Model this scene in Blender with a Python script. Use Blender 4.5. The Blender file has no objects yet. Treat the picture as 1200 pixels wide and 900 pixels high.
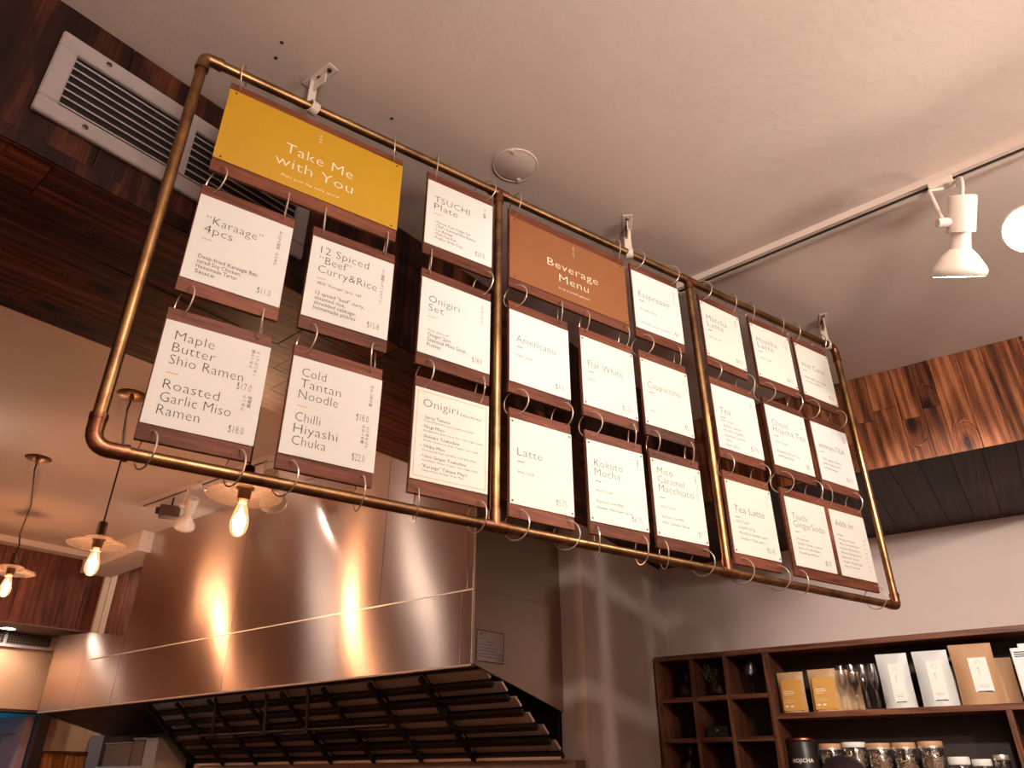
import bpy, bmesh, math, random
from mathutils import Vector, Matrix
random.seed(7)
SC = bpy.context.scene
COL = SC.collection
EYE = 1.6            # camera height above the floor; every z below is measured from the eye
# ------------------------------------------------------------------ camera
cam_d = bpy.data.cameras.new('camera'); cam = bpy.data.objects.new('camera', cam_d); COL.objects.link(cam)
cam_d.sensor_width = 36; cam_d.lens = 860/1200*36; cam_d.clip_start = .02; cam_d.clip_end = 200
PITCH = math.atan(462/860)
cam.location = (0, 0, EYE); cam.rotation_euler = (math.pi/2+PITCH, 0, 0)
SC.camera = cam
SC.view_settings.view_transform = 'Standard'; SC.view_settings.look = 'None'
SC.view_settings.gamma = 1; SC.view_settings.exposure = 0.9; SC.view_settings.use_curve_mapping = False
# ------------------------------------------------------------------ world
w = bpy.data.worlds.new('sky'); SC.world = w; w.use_nodes = True
bg = w.node_tree.nodes['Background']; bg.inputs[0].default_value = (.10, .42, .62, 1); bg.inputs[1].default_value = .12

def lamp(name, kind, loc, energy, color, target=None, size=60, blend=.6, rad=.05, shape=None):
    d = bpy.data.lights.new(name, kind); o = bpy.data.objects.new(name, d); COL.objects.link(o)
    o.location = (loc[0], loc[1], loc[2]+EYE); d.energy = energy; d.color = color
    if kind == 'SPOT': d.spot_size = math.radians(size); d.spot_blend = blend; d.shadow_soft_size = rad
    elif kind == 'POINT': d.shadow_soft_size = rad
    elif kind == 'AREA': d.size = rad; d.shape = 'DISK'
    if target is not None:
        v = Vector(target)-Vector(loc); o.rotation_euler = v.to_track_quat('-Z', 'Y').to_euler()
    return o
WARM = (1.0, .87, .75); WHITE = (1.0, .91, .81); AMBER = (1.0, .56, .32)
# spots on the second ceiling track, over and behind the photographer (their fixtures are built below)
SPOTS = [((1.17, -.20, 1.36), (.55, 1.95, .70), 66, 60, WHITE),
         ((.42, .15, 1.36), (-.20, 1.45, .45), 14, 75, WHITE),
         ((1.95, -.85, 1.36), (2.5, 3.3, .5), 120, 50, WHITE)]  # the last spot is added, aimed to brighten the right wall
for i, (p, t, e, s, c) in enumerate(SPOTS):
    lamp('track_spot_light', 'SPOT', p, e, c, t, s, .9, .055)
# unseen uplight bowls added to brighten the ceiling, behind and beside the photographer
FILL_BOWLS = [(.75, -.85, .50, 185), (2.4, .25, .25, 88), (-2.3, -.35, .5, 16)]
for x_, y_, z_, e_ in FILL_BOWLS:
    lamp('added_uplight', 'SPOT', (x_, y_, z_+.03), e_, WARM, (x_, y_, 3), 172, .8, .22)
lamp('added_fill_light', 'POINT', (.5, -1.6, .35), 9, WARM, rad=.2)  # added soft fill, set inside the unseen globe
lamp('street_daylight', 'SPOT', (-4.2, 5.9, .3), 50, (.7, .95, 1.0), (-5.6, 6.9, .2), 75, .5, .3)

# ------------------------------------------------------------------ node helpers
def mat(name, color=(.5, .5, .5), rough=.5, metal=0, **kw):
    m = bpy.data.materials.new(name); m.use_nodes = True
    b = m.node_tree.nodes['Principled BSDF']
    b.inputs['Base Color'].default_value = (*color, 1); b.inputs['Roughness'].default_value = rough
    b.inputs['Metallic'].default_value = metal
    for k, v in kw.items():
        b.inputs[k.replace('_', ' ')].default_value = v
    return m
def nd(m, t, **kw):
    n = m.node_tree.nodes.new(t)
    for k, v in kw.items():
        if k.startswith('i_'):
            n.inputs[k[2:].replace('_', ' ')].default_value = v
        else: setattr(n, k, v)
    return n
def lk(m, a, b): m.node_tree.links.new(a, b)
def coords(m, scale, rnd=True, kind='Object'):
    tc = nd(m, 'ShaderNodeTexCoord'); mp = nd(m, 'ShaderNodeMapping'); mp.inputs['Scale'].default_value = scale
    if rnd:
        oi = nd(m, 'ShaderNodeObjectInfo'); mu = nd(m, 'ShaderNodeVectorMath', operation='SCALE'); mu.inputs[0].default_value = (37, 53, 71)
        lk(m, oi.outputs['Random'], mu.inputs['Scale'])
        ad = nd(m, 'ShaderNodeVectorMath', operation='ADD'); lk(m, tc.outputs[kind], ad.inputs[0]); lk(m, mu.outputs[0], ad.inputs[1])
        lk(m, ad.outputs[0], mp.inputs['Vector'])
    else: lk(m, tc.outputs[kind], mp.inputs['Vector'])
    return mp.outputs[0]
def ramp(m, fac, stops):
    r = nd(m, 'ShaderNodeValToRGB'); e = r.color_ramp.elements
    while len(e) < len(stops): e.new(.5)
    for k, (p, c) in enumerate(stops): e[k].position = p; e[k].color = (*c, 1)
    lk(m, fac, r.inputs[0]); return r.outputs[0]
def bump(m, fac, strength=.2, dist=.002):
    b = nd(m, 'ShaderNodeBump'); b.inputs['Strength'].default_value = strength; b.inputs['Distance'].default_value = dist
    lk(m, fac, b.inputs['Height']); lk(m, b.outputs[0], m.node_tree.nodes['Principled BSDF'].inputs['Normal'])
def bsdf(m): return m.node_tree.nodes['Principled BSDF']

def wood(name, dark, mid, light, axis=0, rough=.45, knots=0.0, scale=1.0, vary=.35, wb=.13):
    """grain runs along the object's own axis: wavy growth bands, fine fibres, knots that bend the bands"""
    m = mat(name, mid, rough); b = bsdf(m); b.inputs['Specular IOR Level'].default_value = .22
    ac = [i for i in range(3) if i != axis]
    sk = [6.5]*3; sk[axis] = 3.2
    vo = nd(m, 'ShaderNodeTexVoronoi', i_Scale=1.0); lk(m, coords(m, sk), vo.inputs['Vector'])
    kn = nd(m, 'ShaderNodeMapRange', interpolation_type='SMOOTHSTEP'); lk(m, vo.outputs['Distance'], kn.inputs[0])
    kn.inputs[1].default_value = .0; kn.inputs[2].default_value = .34; kn.inputs[3].default_value = 1; kn.inputs[4].default_value = 0
    sw_ = [1.0*scale]*3; sw_[axis] = .055*scale
    cv = coords(m, sw_)
    off = nd(m, 'ShaderNodeVectorMath', operation='SCALE'); off.inputs[0].default_value = (.16, .16, .16); lk(m, kn.outputs[0], off.inputs['Scale'])
    add = nd(m, 'ShaderNodeVectorMath', operation='ADD'); lk(m, cv, add.inputs[0])
    if knots: lk(m, off.outputs[0], add.inputs[1])
    else: add.inputs[1].default_value = (0, 0, 0)
    wv = nd(m, 'ShaderNodeTexWave', wave_type='BANDS', bands_direction='DIAGONAL', i_Scale=17.0, i_Distortion=6.0, i_Detail=2.5)
    wv.inputs['Detail Scale'].default_value = 1.3; wv.inputs['Detail Roughness'].default_value = .55
    lk(m, add.outputs[0], wv.inputs['Vector'])
    s2 = [260*scale]*3; s2[axis] = 5*scale
    n2 = nd(m, 'ShaderNodeTexNoise', i_Scale=1.0, i_Detail=4.0, i_Roughness=.7); lk(m, coords(m, s2), n2.inputs['Vector'])
    s3 = [9]*3; s3[axis] = 2.2
    n3 = nd(m, 'ShaderNodeTexNoise', i_Scale=1.0, i_Detail=4.0, i_Roughness=.65); lk(m, coords(m, s3), n3.inputs['Vector'])
    def ma(op, a, b_):
        q = nd(m, 'ShaderNodeMath', operation=op)
        for k_, v_ in enumerate((a, b_)):
            if isinstance(v_, (int, float)): q.inputs[k_].default_value = v_
            else: lk(m, v_, q.inputs[k_])
        return q.outputs[0]
    fac = ma('ADD', ma('MULTIPLY', wv.outputs['Fac'], wb), ma('ADD', ma('MULTIPLY', n2.outputs[0], .46), ma('MULTIPLY', n3.outputs[0], .60-wb*.4)))
    if knots:
        k2 = nd(m, 'ShaderNodeMapRange', interpolation_type='SMOOTHSTEP'); lk(m, vo.outputs['Distance'], k2.inputs[0])
        k2.inputs[1].default_value = .02; k2.inputs[2].default_value = .19; k2.inputs[3].default_value = -knots; k2.inputs[4].default_value = 0
        fac = ma('ADD', fac, k2.outputs[0])
    c = ramp(m, fac, [(.40, dark), (.58, mid), (.78, light)])
    oi = nd(m, 'ShaderNodeObjectInfo'); mr = nd(m, 'ShaderNodeMapRange'); lk(m, oi.outputs['Random'], mr.inputs[0])
    mr.inputs[3].default_value = 1-vary; mr.inputs[4].default_value = 1+vary
    hs = nd(m, 'ShaderNodeHueSaturation'); lk(m, mr.outputs[0], hs.inputs['Value']); lk(m, c, hs.inputs['Color'])
    lk(m, hs.outputs[0], b.inputs['Base Color'])
    bump(m, fac, .4, .0012)
    return m

def plaster(name, color, strength=.25):
    m = mat(name, color, .75)
    v = coords(m, (1, 1, 1), False)
    n = nd(m, 'ShaderNodeTexNoise', i_Scale=1.6, i_Detail=5.0, i_Roughness=.6); lk(m, v, n.inputs['Vector'])
    k = tuple(x*.88 for x in color)
    lk(m, ramp(m, n.outputs[0], [(.3, k), (.7, color)]), bsdf(m).inputs['Base Color'])
    n2 = nd(m, 'ShaderNodeTexNoise', i_Scale=55.0, i_Detail=4.0); lk(m, v, n2.inputs['Vector'])
    n3 = nd(m, 'ShaderNodeTexNoise', i_Scale=5.0, i_Detail=3.0); lk(m, v, n3.inputs['Vector'])
    a = nd(m, 'ShaderNodeMath', operation='ADD'); lk(m, n2.outputs[0], a.inputs[0]); lk(m, n3.outputs[0], a.inputs[1])
    bump(m, a.outputs[0], strength, .004)
    return m

M = {}
M['ceil'] = plaster('ceiling_plaster', (.70, .56, .49))
M['wall'] = plaster('wall_plaster', (.60, .47, .425), .15)
M['yellow'] = plaster('ochre_plaster', (.64, .38, .24), .3)
M['floor'] = wood('floor_wood', (.03, .012, .008), (.07, .03, .02), (.12, .06, .04), 0)
M['walnut'] = wood('dark_stained_board', (.012, .003, .002), (.11, .024, .011), (.30, .085, .036), 0, .5, .3, 1)
M['walnut_v'] = wood('dark_veneer', (.006, .002, .0015), (.028, .008, .005), (.16, .042, .016), 2, .55, .0, .30, .08)
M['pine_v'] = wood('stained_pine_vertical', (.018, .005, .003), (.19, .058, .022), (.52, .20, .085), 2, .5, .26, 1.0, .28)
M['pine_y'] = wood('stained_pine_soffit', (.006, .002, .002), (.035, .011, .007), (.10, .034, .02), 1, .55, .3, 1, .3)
M['red_v'] = wood('red_brown_boards', (.030, .008, .005), (.14, .038, .022), (.27, .09, .05), 2, .5, .15, .9, .22, .07)
M['board'] = wood('menu_board_wood', (.055, .016, .009), (.17, .053, .029), (.30, .11, .062), 0, .5, 0, 2.2, .20, .05)
M['oak_v'] = wood('orange_pine_wainscot', (.12, .03, .008), (.42, .13, .035), (.65, .26, .09), 2, .45, .15, 1, .15)
M['shelf'] = wood('shelf_wood', (.04, .013, .007), (.15, .052, .027), (.26, .10, .05), 0, .45, 0, 1.2, .2)
M['shelf_v'] = wood('shelf_wood_upright', (.04, .013, .007), (.15, .052, .027), (.26, .10, .05), 2, .45, 0, 1.2, .2)
M['white_frame'] = mat('off_white_metal', (.42, .36, .36), .45)
M['dark'] = mat('dark_void', (.01, .004, .003), .8)
M['white_paint'] = mat('white_enamel', (.72, .60, .52), .35)
M['card'] = mat('white_card', (.78, .78, .75), .55)
M['card2'] = mat('cream_card', (.78, .77, .70), .55)
M['yellow_card'] = mat('mustard_card', (.58, .32, .010), .45)
M['brown_card'] = mat('brown_card', (.28, .10, .034), .45)
M['ink'] = mat('grey_ink', (.06, .05, .05), .6)
M['ink2'] = mat('pale_grey_ink', (.10, .085, .08), .6)
M['wink'] = mat('white_ink', (.9, .82, .66), .6)
M['orange'] = mat('ochre_ink', (.75, .42, .12), .6)
M['rail'] = mat('groove', (.10, .06, .05), .6)
M['black'] = mat('black_rubber', (.012, .010, .010), .5)
M['ring'] = mat('ring_steel', (.80, .66, .55), .3, .75)
M['shelf_shade'] = mat('shelf_shadow_board', (.022, .007, .006), .6)  # near-black colour holds the shade inside the shelf
M['screw'] = mat('screw_steel', (.16, .11, .09), .35, 1)
# aged brass pipe
m = mat('aged_brass', (.42, .25, .11), .32, 1); M['brass'] = m
n = nd(m, 'ShaderNodeTexNoise', i_Scale=9.0, i_Detail=5.0, i_Roughness=.65); lk(m, coords(m, (1, 1, 1), False), n.inputs['Vector'])
lk(m, ramp(m, n.outputs[0], [(.35, (.17, .085, .045)), (.6, (.44, .25, .11))]), bsdf(m).inputs['Base Color'])
mr = nd(m, 'ShaderNodeMapRange'); lk(m, n.outputs[0], mr.inputs[0]); mr.inputs[3].default_value = .46; mr.inputs[4].default_value = .26; lk(m, mr.outputs[0], bsdf(m).inputs['Roughness'])
m = mat('copper_fitting', (.36, .15, .08), .34, 1); M['copper'] = m
n = nd(m, 'ShaderNodeTexNoise', i_Scale=30.0, i_Detail=4.0); lk(m, coords(m, (1, 1, 1), False), n.inputs['Vector'])
lk(m, ramp(m, n.outputs[0], [(.35, (.16, .06, .035)), (.65, (.40, .18, .10))]), bsdf(m).inputs['Base Color'])
# brushed stainless steel
def steel(name, color, rough=.27, aniso=.97, wav=.10):
    m = mat(name, color, rough, 1)
    b = bsdf(m); b.inputs['Anisotropic'].default_value = aniso
    vt = nd(m, 'ShaderNodeVectorTransform', vector_type='VECTOR', convert_from='OBJECT', convert_to='WORLD'); vt.inputs[0].default_value = (0, 0, 1)
    lk(m, vt.outputs[0], b.inputs['Tangent'])
    n = nd(m, 'ShaderNodeTexNoise', i_Scale=1.0, i_Detail=0.0); lk(m, coords(m, (2.2, 2.2, 1.1), False), n.inputs['Vector'])
    bump(m, n.outputs[0], wav, .10)
    return m
M['steel'] = steel('brushed_steel', (.62, .48, .43))
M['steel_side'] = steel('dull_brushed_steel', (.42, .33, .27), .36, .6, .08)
M['steel_in'] = mat('pale_glint_steel', (.82, .68, .56), .32, .65)  # paler and less metallic, so the colour carries the filters' glints
M['pan_steel'] = mat('dull_pan_steel', (.30, .22, .17), .55, .5)
M['steel_dark'] = mat('dark_greasy_steel', (.045, .028, .022), .45, .7)
def glow(name, color, strength):
    m = mat(name, color, .4); b = bsdf(m); b.inputs['Emission Color'].default_value = (*color, 1); b.inputs['Emission Strength'].default_value = strength; return m
M['spot_face'] = glow('lit_lamp_face', (1, .90, .78), 45)
M['streak_face'] = glow('hood_streak_lamp_face', (1, .90, .78), 26)  # lens of the two added spots that streak the hood
M['core'] = glow('glowing_filament', (1, .62, .30), 40)
M['globe'] = glow('lit_globe', (1, .78, .55), 5)
def clear(name, color, gl=.12, em=None, rough=.05, base=.0):
    m = bpy.data.materials.new(name); m.use_nodes = True; nt = m.node_tree; nt.nodes.clear()
    o = nt.nodes.new('ShaderNodeOutputMaterial'); t = nt.nodes.new('ShaderNodeBsdfTransparent'); t.inputs[0].default_value = (*color, 1)
    g = nt.nodes.new('ShaderNodeBsdfGlossy'); g.inputs['Roughness'].default_value = rough
    f = nt.nodes.new('ShaderNodeLayerWeight'); f.inputs[0].default_value = .35
    mr = nt.nodes.new('ShaderNodeMapRange'); mr.inputs[3].default_value = gl*.4; mr.inputs[4].default_value = min(1, gl*4)
    nt.links.new(f.outputs['Facing'], mr.inputs[0])
    x = nt.nodes.new('ShaderNodeMixShader'); nt.links.new(mr.outputs[0], x.inputs[0]); nt.links.new(t.outputs[0], x.inputs[1]); nt.links.new(g.outputs[0], x.inputs[2])
    last = x
    if base:
        d = nt.nodes.new('ShaderNodeBsdfTranslucent'); d.inputs[0].default_value = (.55, .45, .38, 1); d2 = nt.nodes.new('ShaderNodeBsdfDiffuse'); d2.inputs[0].default_value = (.5, .42, .36, 1)
        y = nt.nodes.new('ShaderNodeMixShader'); nt.links.new(d.outputs[0], y.inputs[1]); nt.links.new(d2.outputs[0], y.inputs[2])
        z = nt.nodes.new('ShaderNodeMixShader'); z.inputs[0].default_value = base; nt.links.new(x.outputs[0], z.inputs[1]); nt.links.new(y.outputs[0], z.inputs[2]); last = z
    if em:
        e = nt.nodes.new('ShaderNodeEmission'); e.inputs[0].default_value = (*em[0], 1); e.inputs[1].default_value = em[1]
        a = nt.nodes.new('ShaderNodeAddShader'); nt.links.new(last.outputs[0], a.inputs[0]); nt.links.new(e.outputs[0], a.inputs[1]); last = a
    nt.links.new(last.outputs[0], o.inputs[0]); return m
M['glass'] = clear('clear_glass', (.93, .93, .93), .14)
M['bulb_glass'] = clear('glowing_bulb_glass', (.95, .85, .75), .10, ((1, .50, .22), .35))
M['shade_glass'] = clear('pale_glass_shade', (.92, .86, .82), .16, None, .08, .09)

# ------------------------------------------------------------------ mesh helpers
class MB:
    def __init__(s): s.v = []; s.f = []
    def add(s, vs, fs):
        k = len(s.v); s.v += [tuple(p) for p in vs]; s.f += [tuple(i+k for i in f) for f in fs]; return s
    def box(s, x0, x1, y0, y1, z0, z1):
        return s.add([(x0,y0,z0),(x1,y0,z0),(x1,y1,z0),(x0,y1,z0),(x0,y0,z1),(x1,y0,z1),(x1,y1,z1),(x0,y1,z1)],
                     [(0,3,2,1),(4,5,6,7),(0,1,5,4),(1,2,6,5),(2,3,7,6),(3,0,4,7)])
    def prism(s, poly, z0, z1):
        """poly counter-clockwise seen from above; z0/z1 numbers or lists"""
        n = len(poly); a = z0 if isinstance(z0, (list, tuple)) else [z0]*n; b = z1 if isinstance(z1, (list, tuple)) else [z1]*n
        vs = [(p[0], p[1], a[i]) for i, p in enumerate(poly)]+[(p[0], p[1], b[i]) for i, p in enumerate(poly)]
        return s.add(vs, [tuple(range(n-1, -1, -1)), tuple(range(n, 2*n))]+[(i, (i+1) % n, (i+1) % n+n, i+n) for i in range(n)])
    def lathe(s, prof, n=24, mtx=None):
        """profile of (radius, height) turned about local Z, placed by mtx"""
        mtx = mtx or Matrix.Identity(4); vs = []; fs = []; rings = []
        for r, h in prof:
            if r < 1e-6: rings.append([len(vs)]); vs.append(mtx @ Vector((0, 0, h)))
            else:
                rings.append(list(range(len(vs), len(vs)+n)))
                for k in range(n):
                    a = 2*math.pi*k/n; vs.append(mtx @ Vector((r*math.cos(a), r*math.sin(a), h)))
        for A, B in zip(rings, rings[1:]):
            for k in range(n):
                j = (k+1) % n
                if len(A) == 1 and len(B) == 1: continue
                if len(A) == 1: fs.append((A[0], B[j], B[k]))
                elif len(B) == 1: fs.append((A[k], A[j], B[0]))
                else: fs.append((A[k], A[j], B[j], B[k]))
        return s.add(vs, fs)
    def rod(s, p0, p1, r, r1=None, n=12):
        p0 = Vector(p0); p1 = Vector(p1); L = (p1-p0).length; r1 = r if r1 is None else r1
        q = (p1-p0).to_track_quat('Z', 'Y').to_matrix().to_4x4(); q.translation = p0
        return s.lathe([(0, 0), (r, 0), (r1, L), (0, L)], n, q)
    def tube(s, pts, r, n=8, closed=False):
        pts = [Vector(p) for p in pts]; N = len(pts); vs = []; fs = []; up = None
        for i, p in enumerate(pts):
            a = pts[(i-1) % N] if (closed or i) else p; b = pts[(i+1) % N] if (closed or i < N-1) else p
            t = (b-a).normalized()
            if up is None: up = t.orthogonal().normalized()
            up = (up-t*up.dot(t)).normalized(); w_ = t.cross(up)
            for k in range(n):
                c = 2*math.pi*k/n; vs.append(p+up*(r*math.cos(c))+w_*(r*math.sin(c)))
        for i in range(N if closed else N-1):
            j = (i+1) % N
            for k in range(n): l = (k+1) % n; fs.append((i*n+k, i*n+l, j*n+l, j*n+k))
        if not closed: fs += [tuple(range(n-1, -1, -1)), tuple((N-1)*n+k for k in range(n))]
        return s.add(vs, fs)
    def build(s, name, m, parent=None, loc=(0, 0, 0), rz=0, smooth=False, bevel=0, mtx=None):
        me = bpy.data.meshes.new(name); me.from_pydata([tuple(p) for p in s.v], [], s.f); me.materials.append(M[m] if isinstance(m, str) else m)
        bm = bmesh.new(); bm.from_mesh(me); bmesh.ops.recalc_face_normals(bm, faces=bm.faces); bm.to_mesh(me); bm.free()
        if smooth:
            for p in me.polygons: p.use_smooth = True
            try: me.set_sharp_from_angle(angle=math.radians(40))
            except Exception: pass
        o = bpy.data.objects.new(name, me); COL.objects.link(o)
        if mtx is not None: o.matrix_local = mtx
        else: o.location = loc; o.rotation_euler = (0, 0, rz)
        if parent is not None: o.parent = parent
        if bevel:
            b = o.modifiers.new('bevel', 'BEVEL'); b.width = bevel; b.segments = 1; b.limit_method = 'ANGLE'
        return o
def box(name, m, dims, parent=None, bevel=0, **k): return MB().box(*dims).build(name, m, parent, bevel=bevel, **k)
def tag(o, label=None, cat=None, group=None, kind=None):
    for k, v in (('label', label), ('category', cat), ('group', group), ('kind', kind)):
        if v: o[k] = v
    return o
def empty(name, loc, rz=0, label=None, cat=None, group=None, kind=None):
    o = bpy.data.objects.new(name, None); COL.objects.link(o); o.empty_display_size = .05
    o.location = (loc[0], loc[1], loc[2]+EYE); o.rotation_euler = (0, 0, rz); return tag(o, label, cat, group, kind)
def ang(d): return math.atan2(d[1], d[0])
def loc2w(o, d, p):      # local (x, y) in a frame at o with x along d -> plan point
    return (o[0]+d[0]*p[0]-d[1]*p[1], o[1]+d[1]*p[0]+d[0]*p[1])
def nrm(x, y): l = math.hypot(x, y); return (x/l, y/l)

# plan frames: origin and direction of local X; local -Y looks at the camera side
A = nrm(.6468, .7627)
K0 = (-.9547, .983)                                   # left bulkhead front face
R0 = (.811, 3.065); RD = nrm(.825, -.565)             # right bulkhead front face
W0 = (.565*3.963, .825*3.963)                         # back wall
H0 = (-.161, 3.057); HD = nrm(.788, -.616)            # exhaust hood front
G1 = (-.755*5.88, .655*5.88); G2 = (-.755*6.29, .655*6.29); GD = nrm(.655, .755)
C0 = (.845, 4.223); C1 = (.315, 3.346); C2 = (.211, 3.417)
ZC = 1.45; ZB = 1.055
# ------------------------------------------------------------------ structure
def struct(o): o['kind'] = 'structure'; return o
room = [(4.9, 1.3), (5.4, 2.2), (2.5, 9.0), (-6.0, 9.0), (-10, 1.0), (-6.2, 2.95), (.79, -3.2), (1.0, -3.3)]
room = [(5.5, 1.2), (1.4, 5.6), (.0, 7.5), (-3.3, 7.5), (-6.6, 2.9), (1.15, -3.6)]
rm = empty('ceiling', (0, 0, 0), kind='structure')
MB().prism(room, ZC, ZC+.08).build('ceiling_slab', 'ceil', rm)
struct(MB().prism(room, -EYE-.08, -EYE).build('floor', 'floor', loc=(0, 0, EYE)))
def wall_line(name, m, p, q, th=.12, z0=-EYE, z1=ZC):
    d = nrm(q[0]-p[0], q[1]-p[1]); L = math.hypot(q[0]-p[0], q[1]-p[1])
    o = MB().box(0, L, 0, th, z0, z1).build(name, m, loc=(p[0], p[1], EYE), rz=ang(d)); return struct(o)
P_back = (W0[0]+RD[0]*3.6, W0[1]+RD[1]*3.6)
wall_line('wall_back', 'wall', C0, P_back)
M['tile'] = mat('brown_kitchen_tile', (.05, .028, .022), .5)
wall_line('wall_kitchen', 'tile', (-3.7, 6.3), (1.25, 4.45))
wall_line('wall_right', 'wall', P_back, (1.15, -3.2))
wall_line('wall_behind', 'wall', (1.15, -3.2), (-5.95, 2.9))
# side wall and pier between dining room and kitchen
struct(MB().prism([C2, C1, C0, (1.25, 4.45), (.93, 4.70)], -EYE, ZB).build('wall_side', 'wall', loc=(0, 0, EYE)))
# ochre kitchen wall with door opening
gl = ang(GD)
o = MB().box(-5, 2.62, 0, .1, .404, ZC).box(2.19, 2.50, 0, .1, .17, .404).box(-5, 1.15, 0, .1, -EYE, .404).box(2.50, 2.80, 0.002, .1, -EYE, .404)
struct(o.build('wall_left', 'yellow', loc=(*G2, EYE), rz=gl))
tr = empty('trim_1', (*G2, 0), gl, kind='structure')
for k in range(4): box('wainscot_board', 'oak_v', (2.20+k*.075, 2.272+k*.075, -.012, .1, -EYE, .155), tr)
box('wainscot_rail', 'shelf', (2.19, 2.50, -.02, .1, .155, .172), tr)
box('corner_post', mat('pale_blue_tile', (.30, .28, .33), .3), (2.50, 2.60, -.03, .1, -EYE, .28), tr)
# door
dr = empty('door_1', (*G2, 0), gl, kind='structure')
box('door_frame', mat('dark_frame', (.05, .02, .02), .5), (2.12, 2.19, -.02, .1, -EYE, .42), dr)
box('door_frame', bpy.data.materials['dark_frame'], (1.10, 2.12, -.02, .1, .404, .425), dr)
leaf = box('door_leaf', mat('plum_daylit_wood', (.50, .33, .40), .5), (0, .8, 0, .04, -EYE+.01, .39), dr, loc=(2.11, .06, 0), rz=math.radians(100))  # plum colour raised to hold the daylight falling on the leaf
pl = bpy.data.materials['plum_daylit_wood']
for k in range(8): MB().box(.09+k*.078, .162+k*.078, .040, .047, -1.4, .27).build('door_board', pl, leaf)
MB().box(0, .085, .040, .056, -EYE+.01, .39).build('door_stile', pl, leaf); MB().box(.715, .80, .040, .056, -EYE+.01, .39).build('door_stile', pl, leaf)
MB().box(.085, .715, .040, .055, .28, .39).build('door_rail', pl, leaf)
# street beyond the door: a wall with cables
ext = MB().box(-3, 5, 2.6, 2.7, -EYE, 1.2).build('wall_outside', mat('blue_outside_wall', (.03, .42, .60), .6), loc=(*G2, EYE), rz=gl); struct(ext)

# --- left bulkhead (dark, with the air vent)
bk = empty('wall_bulkhead', (*K0, 0), ang(A), kind='structure')
bk.name = 'trim_2'
MB().box(-3.2, 2.73, .02, .60, ZB+.02, ZC).build('bulkhead_core', 'dark', bk)
x = -3.2
while x < 2.73:
    wd = .42; x1 = min(x+wd, 2.73)
    if x1 > -.4 or True:
        box('face_panel', 'walnut_v', (x, x1-.002, 0, .02, ZB+.035, ZC), bk)
    x = x1
box('edge_strip', 'walnut_v', (-3.2, 2.73, -.003, .02, ZB, ZB+.032), bk)
for r in range(5):
    x = -3.2+r*.37
    if x > -3.2: box('plank', 'walnut', (-3.2, x-.002, .0+r*.124+.001, r*.124+.123, ZB-.0, ZB+.02), bk)
    while x < 3.0:
        ln = random.choice([.9, 1.2, 1.5]) ; x1 = min(x+ln, 3.0)
        dz = random.uniform(0, .0025)
        MB().box(0, x1-x-.002, 0, .1225, 0, .02).build('plank', 'walnut', bk, loc=(x, r*.124+.001, ZB-dz))
        x = x1
# --- right bulkhead (stained pine)
rb = empty('trim_3', (*R0, 0), ang(RD), kind='structure')
RL = 1.305
MB().box(-.6, RL-.012, .022, .99, ZB+.02, ZC).build('bulkhead_core', 'dark', rb)
x = -.02; k = 0
while x < RL:
    wd = random.choice([.062, .072, .08, .09]); x1 = min(x+wd, RL)
    zz = [ZB]
    if random.random() < .6: zz.append(ZB+random.uniform(.13, .30))
    zz.append(ZC)
    for za, zb in zip(zz, zz[1:]):
        MB().box(0, x1-x-.0015, 0, .02, 0, zb-za-.0015).build('plank', 'pine_v', rb, loc=(x, random.uniform(-.003, .0), za))
    x = x1
MB().box(0, .02, 0, .97, 0, ZC-ZB).build('end_panel', 'pine_v', rb, loc=(RL-.008, .0, ZB))
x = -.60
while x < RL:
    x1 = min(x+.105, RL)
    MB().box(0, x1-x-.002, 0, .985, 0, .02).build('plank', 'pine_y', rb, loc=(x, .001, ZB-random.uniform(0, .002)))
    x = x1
# --- kitchen bulkhead of reddish boards, with a grille under it
kb = empty('trim_4', (*G1, 0), gl, kind='structure')
MB().box(-1.5, 2.45, .02, .52, .94, ZC).build('bulkhead_core', 'dark', kb)
x = -1.5
while x < 2.45:
    x1 = min(x+.142, 2.45)
    MB().box(0, x1-x-.003, 0, .02, 0, ZC-.925).build('plank', 'red_v', kb, loc=(x, random.uniform(-.002, 0), .925))
    x = x1
box('soffit_board', mat('dusty_soffit', (.20, .12, .09), .7), (-1.5, 2.45, .0, .41, .918, .938), kb)
for k in range(2): box('white_batten', mat('pale_batten%d' % k, (.55, .40, .32), .6), (2.152+k*.045, 2.193+k*.045, -.03, 0, .92, ZC), kb)
# dropped duct box at the kitchen ceiling
db = empty('trim_5', (*G1, 0), gl, kind='structure')
MB().box(1.98, 2.19, -.92, -.004, 1.315, ZC).build('duct_box', 'ceil', db)
MB().box(2.03, 2.07, -.926, -.92, 1.33, 1.44).build('cover_strip', 'ceil', db)
MB().box(1.3, 2.02, -.10, -.001, 1.41, ZC).build('ceiling_band', 'ceil', db)

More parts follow.
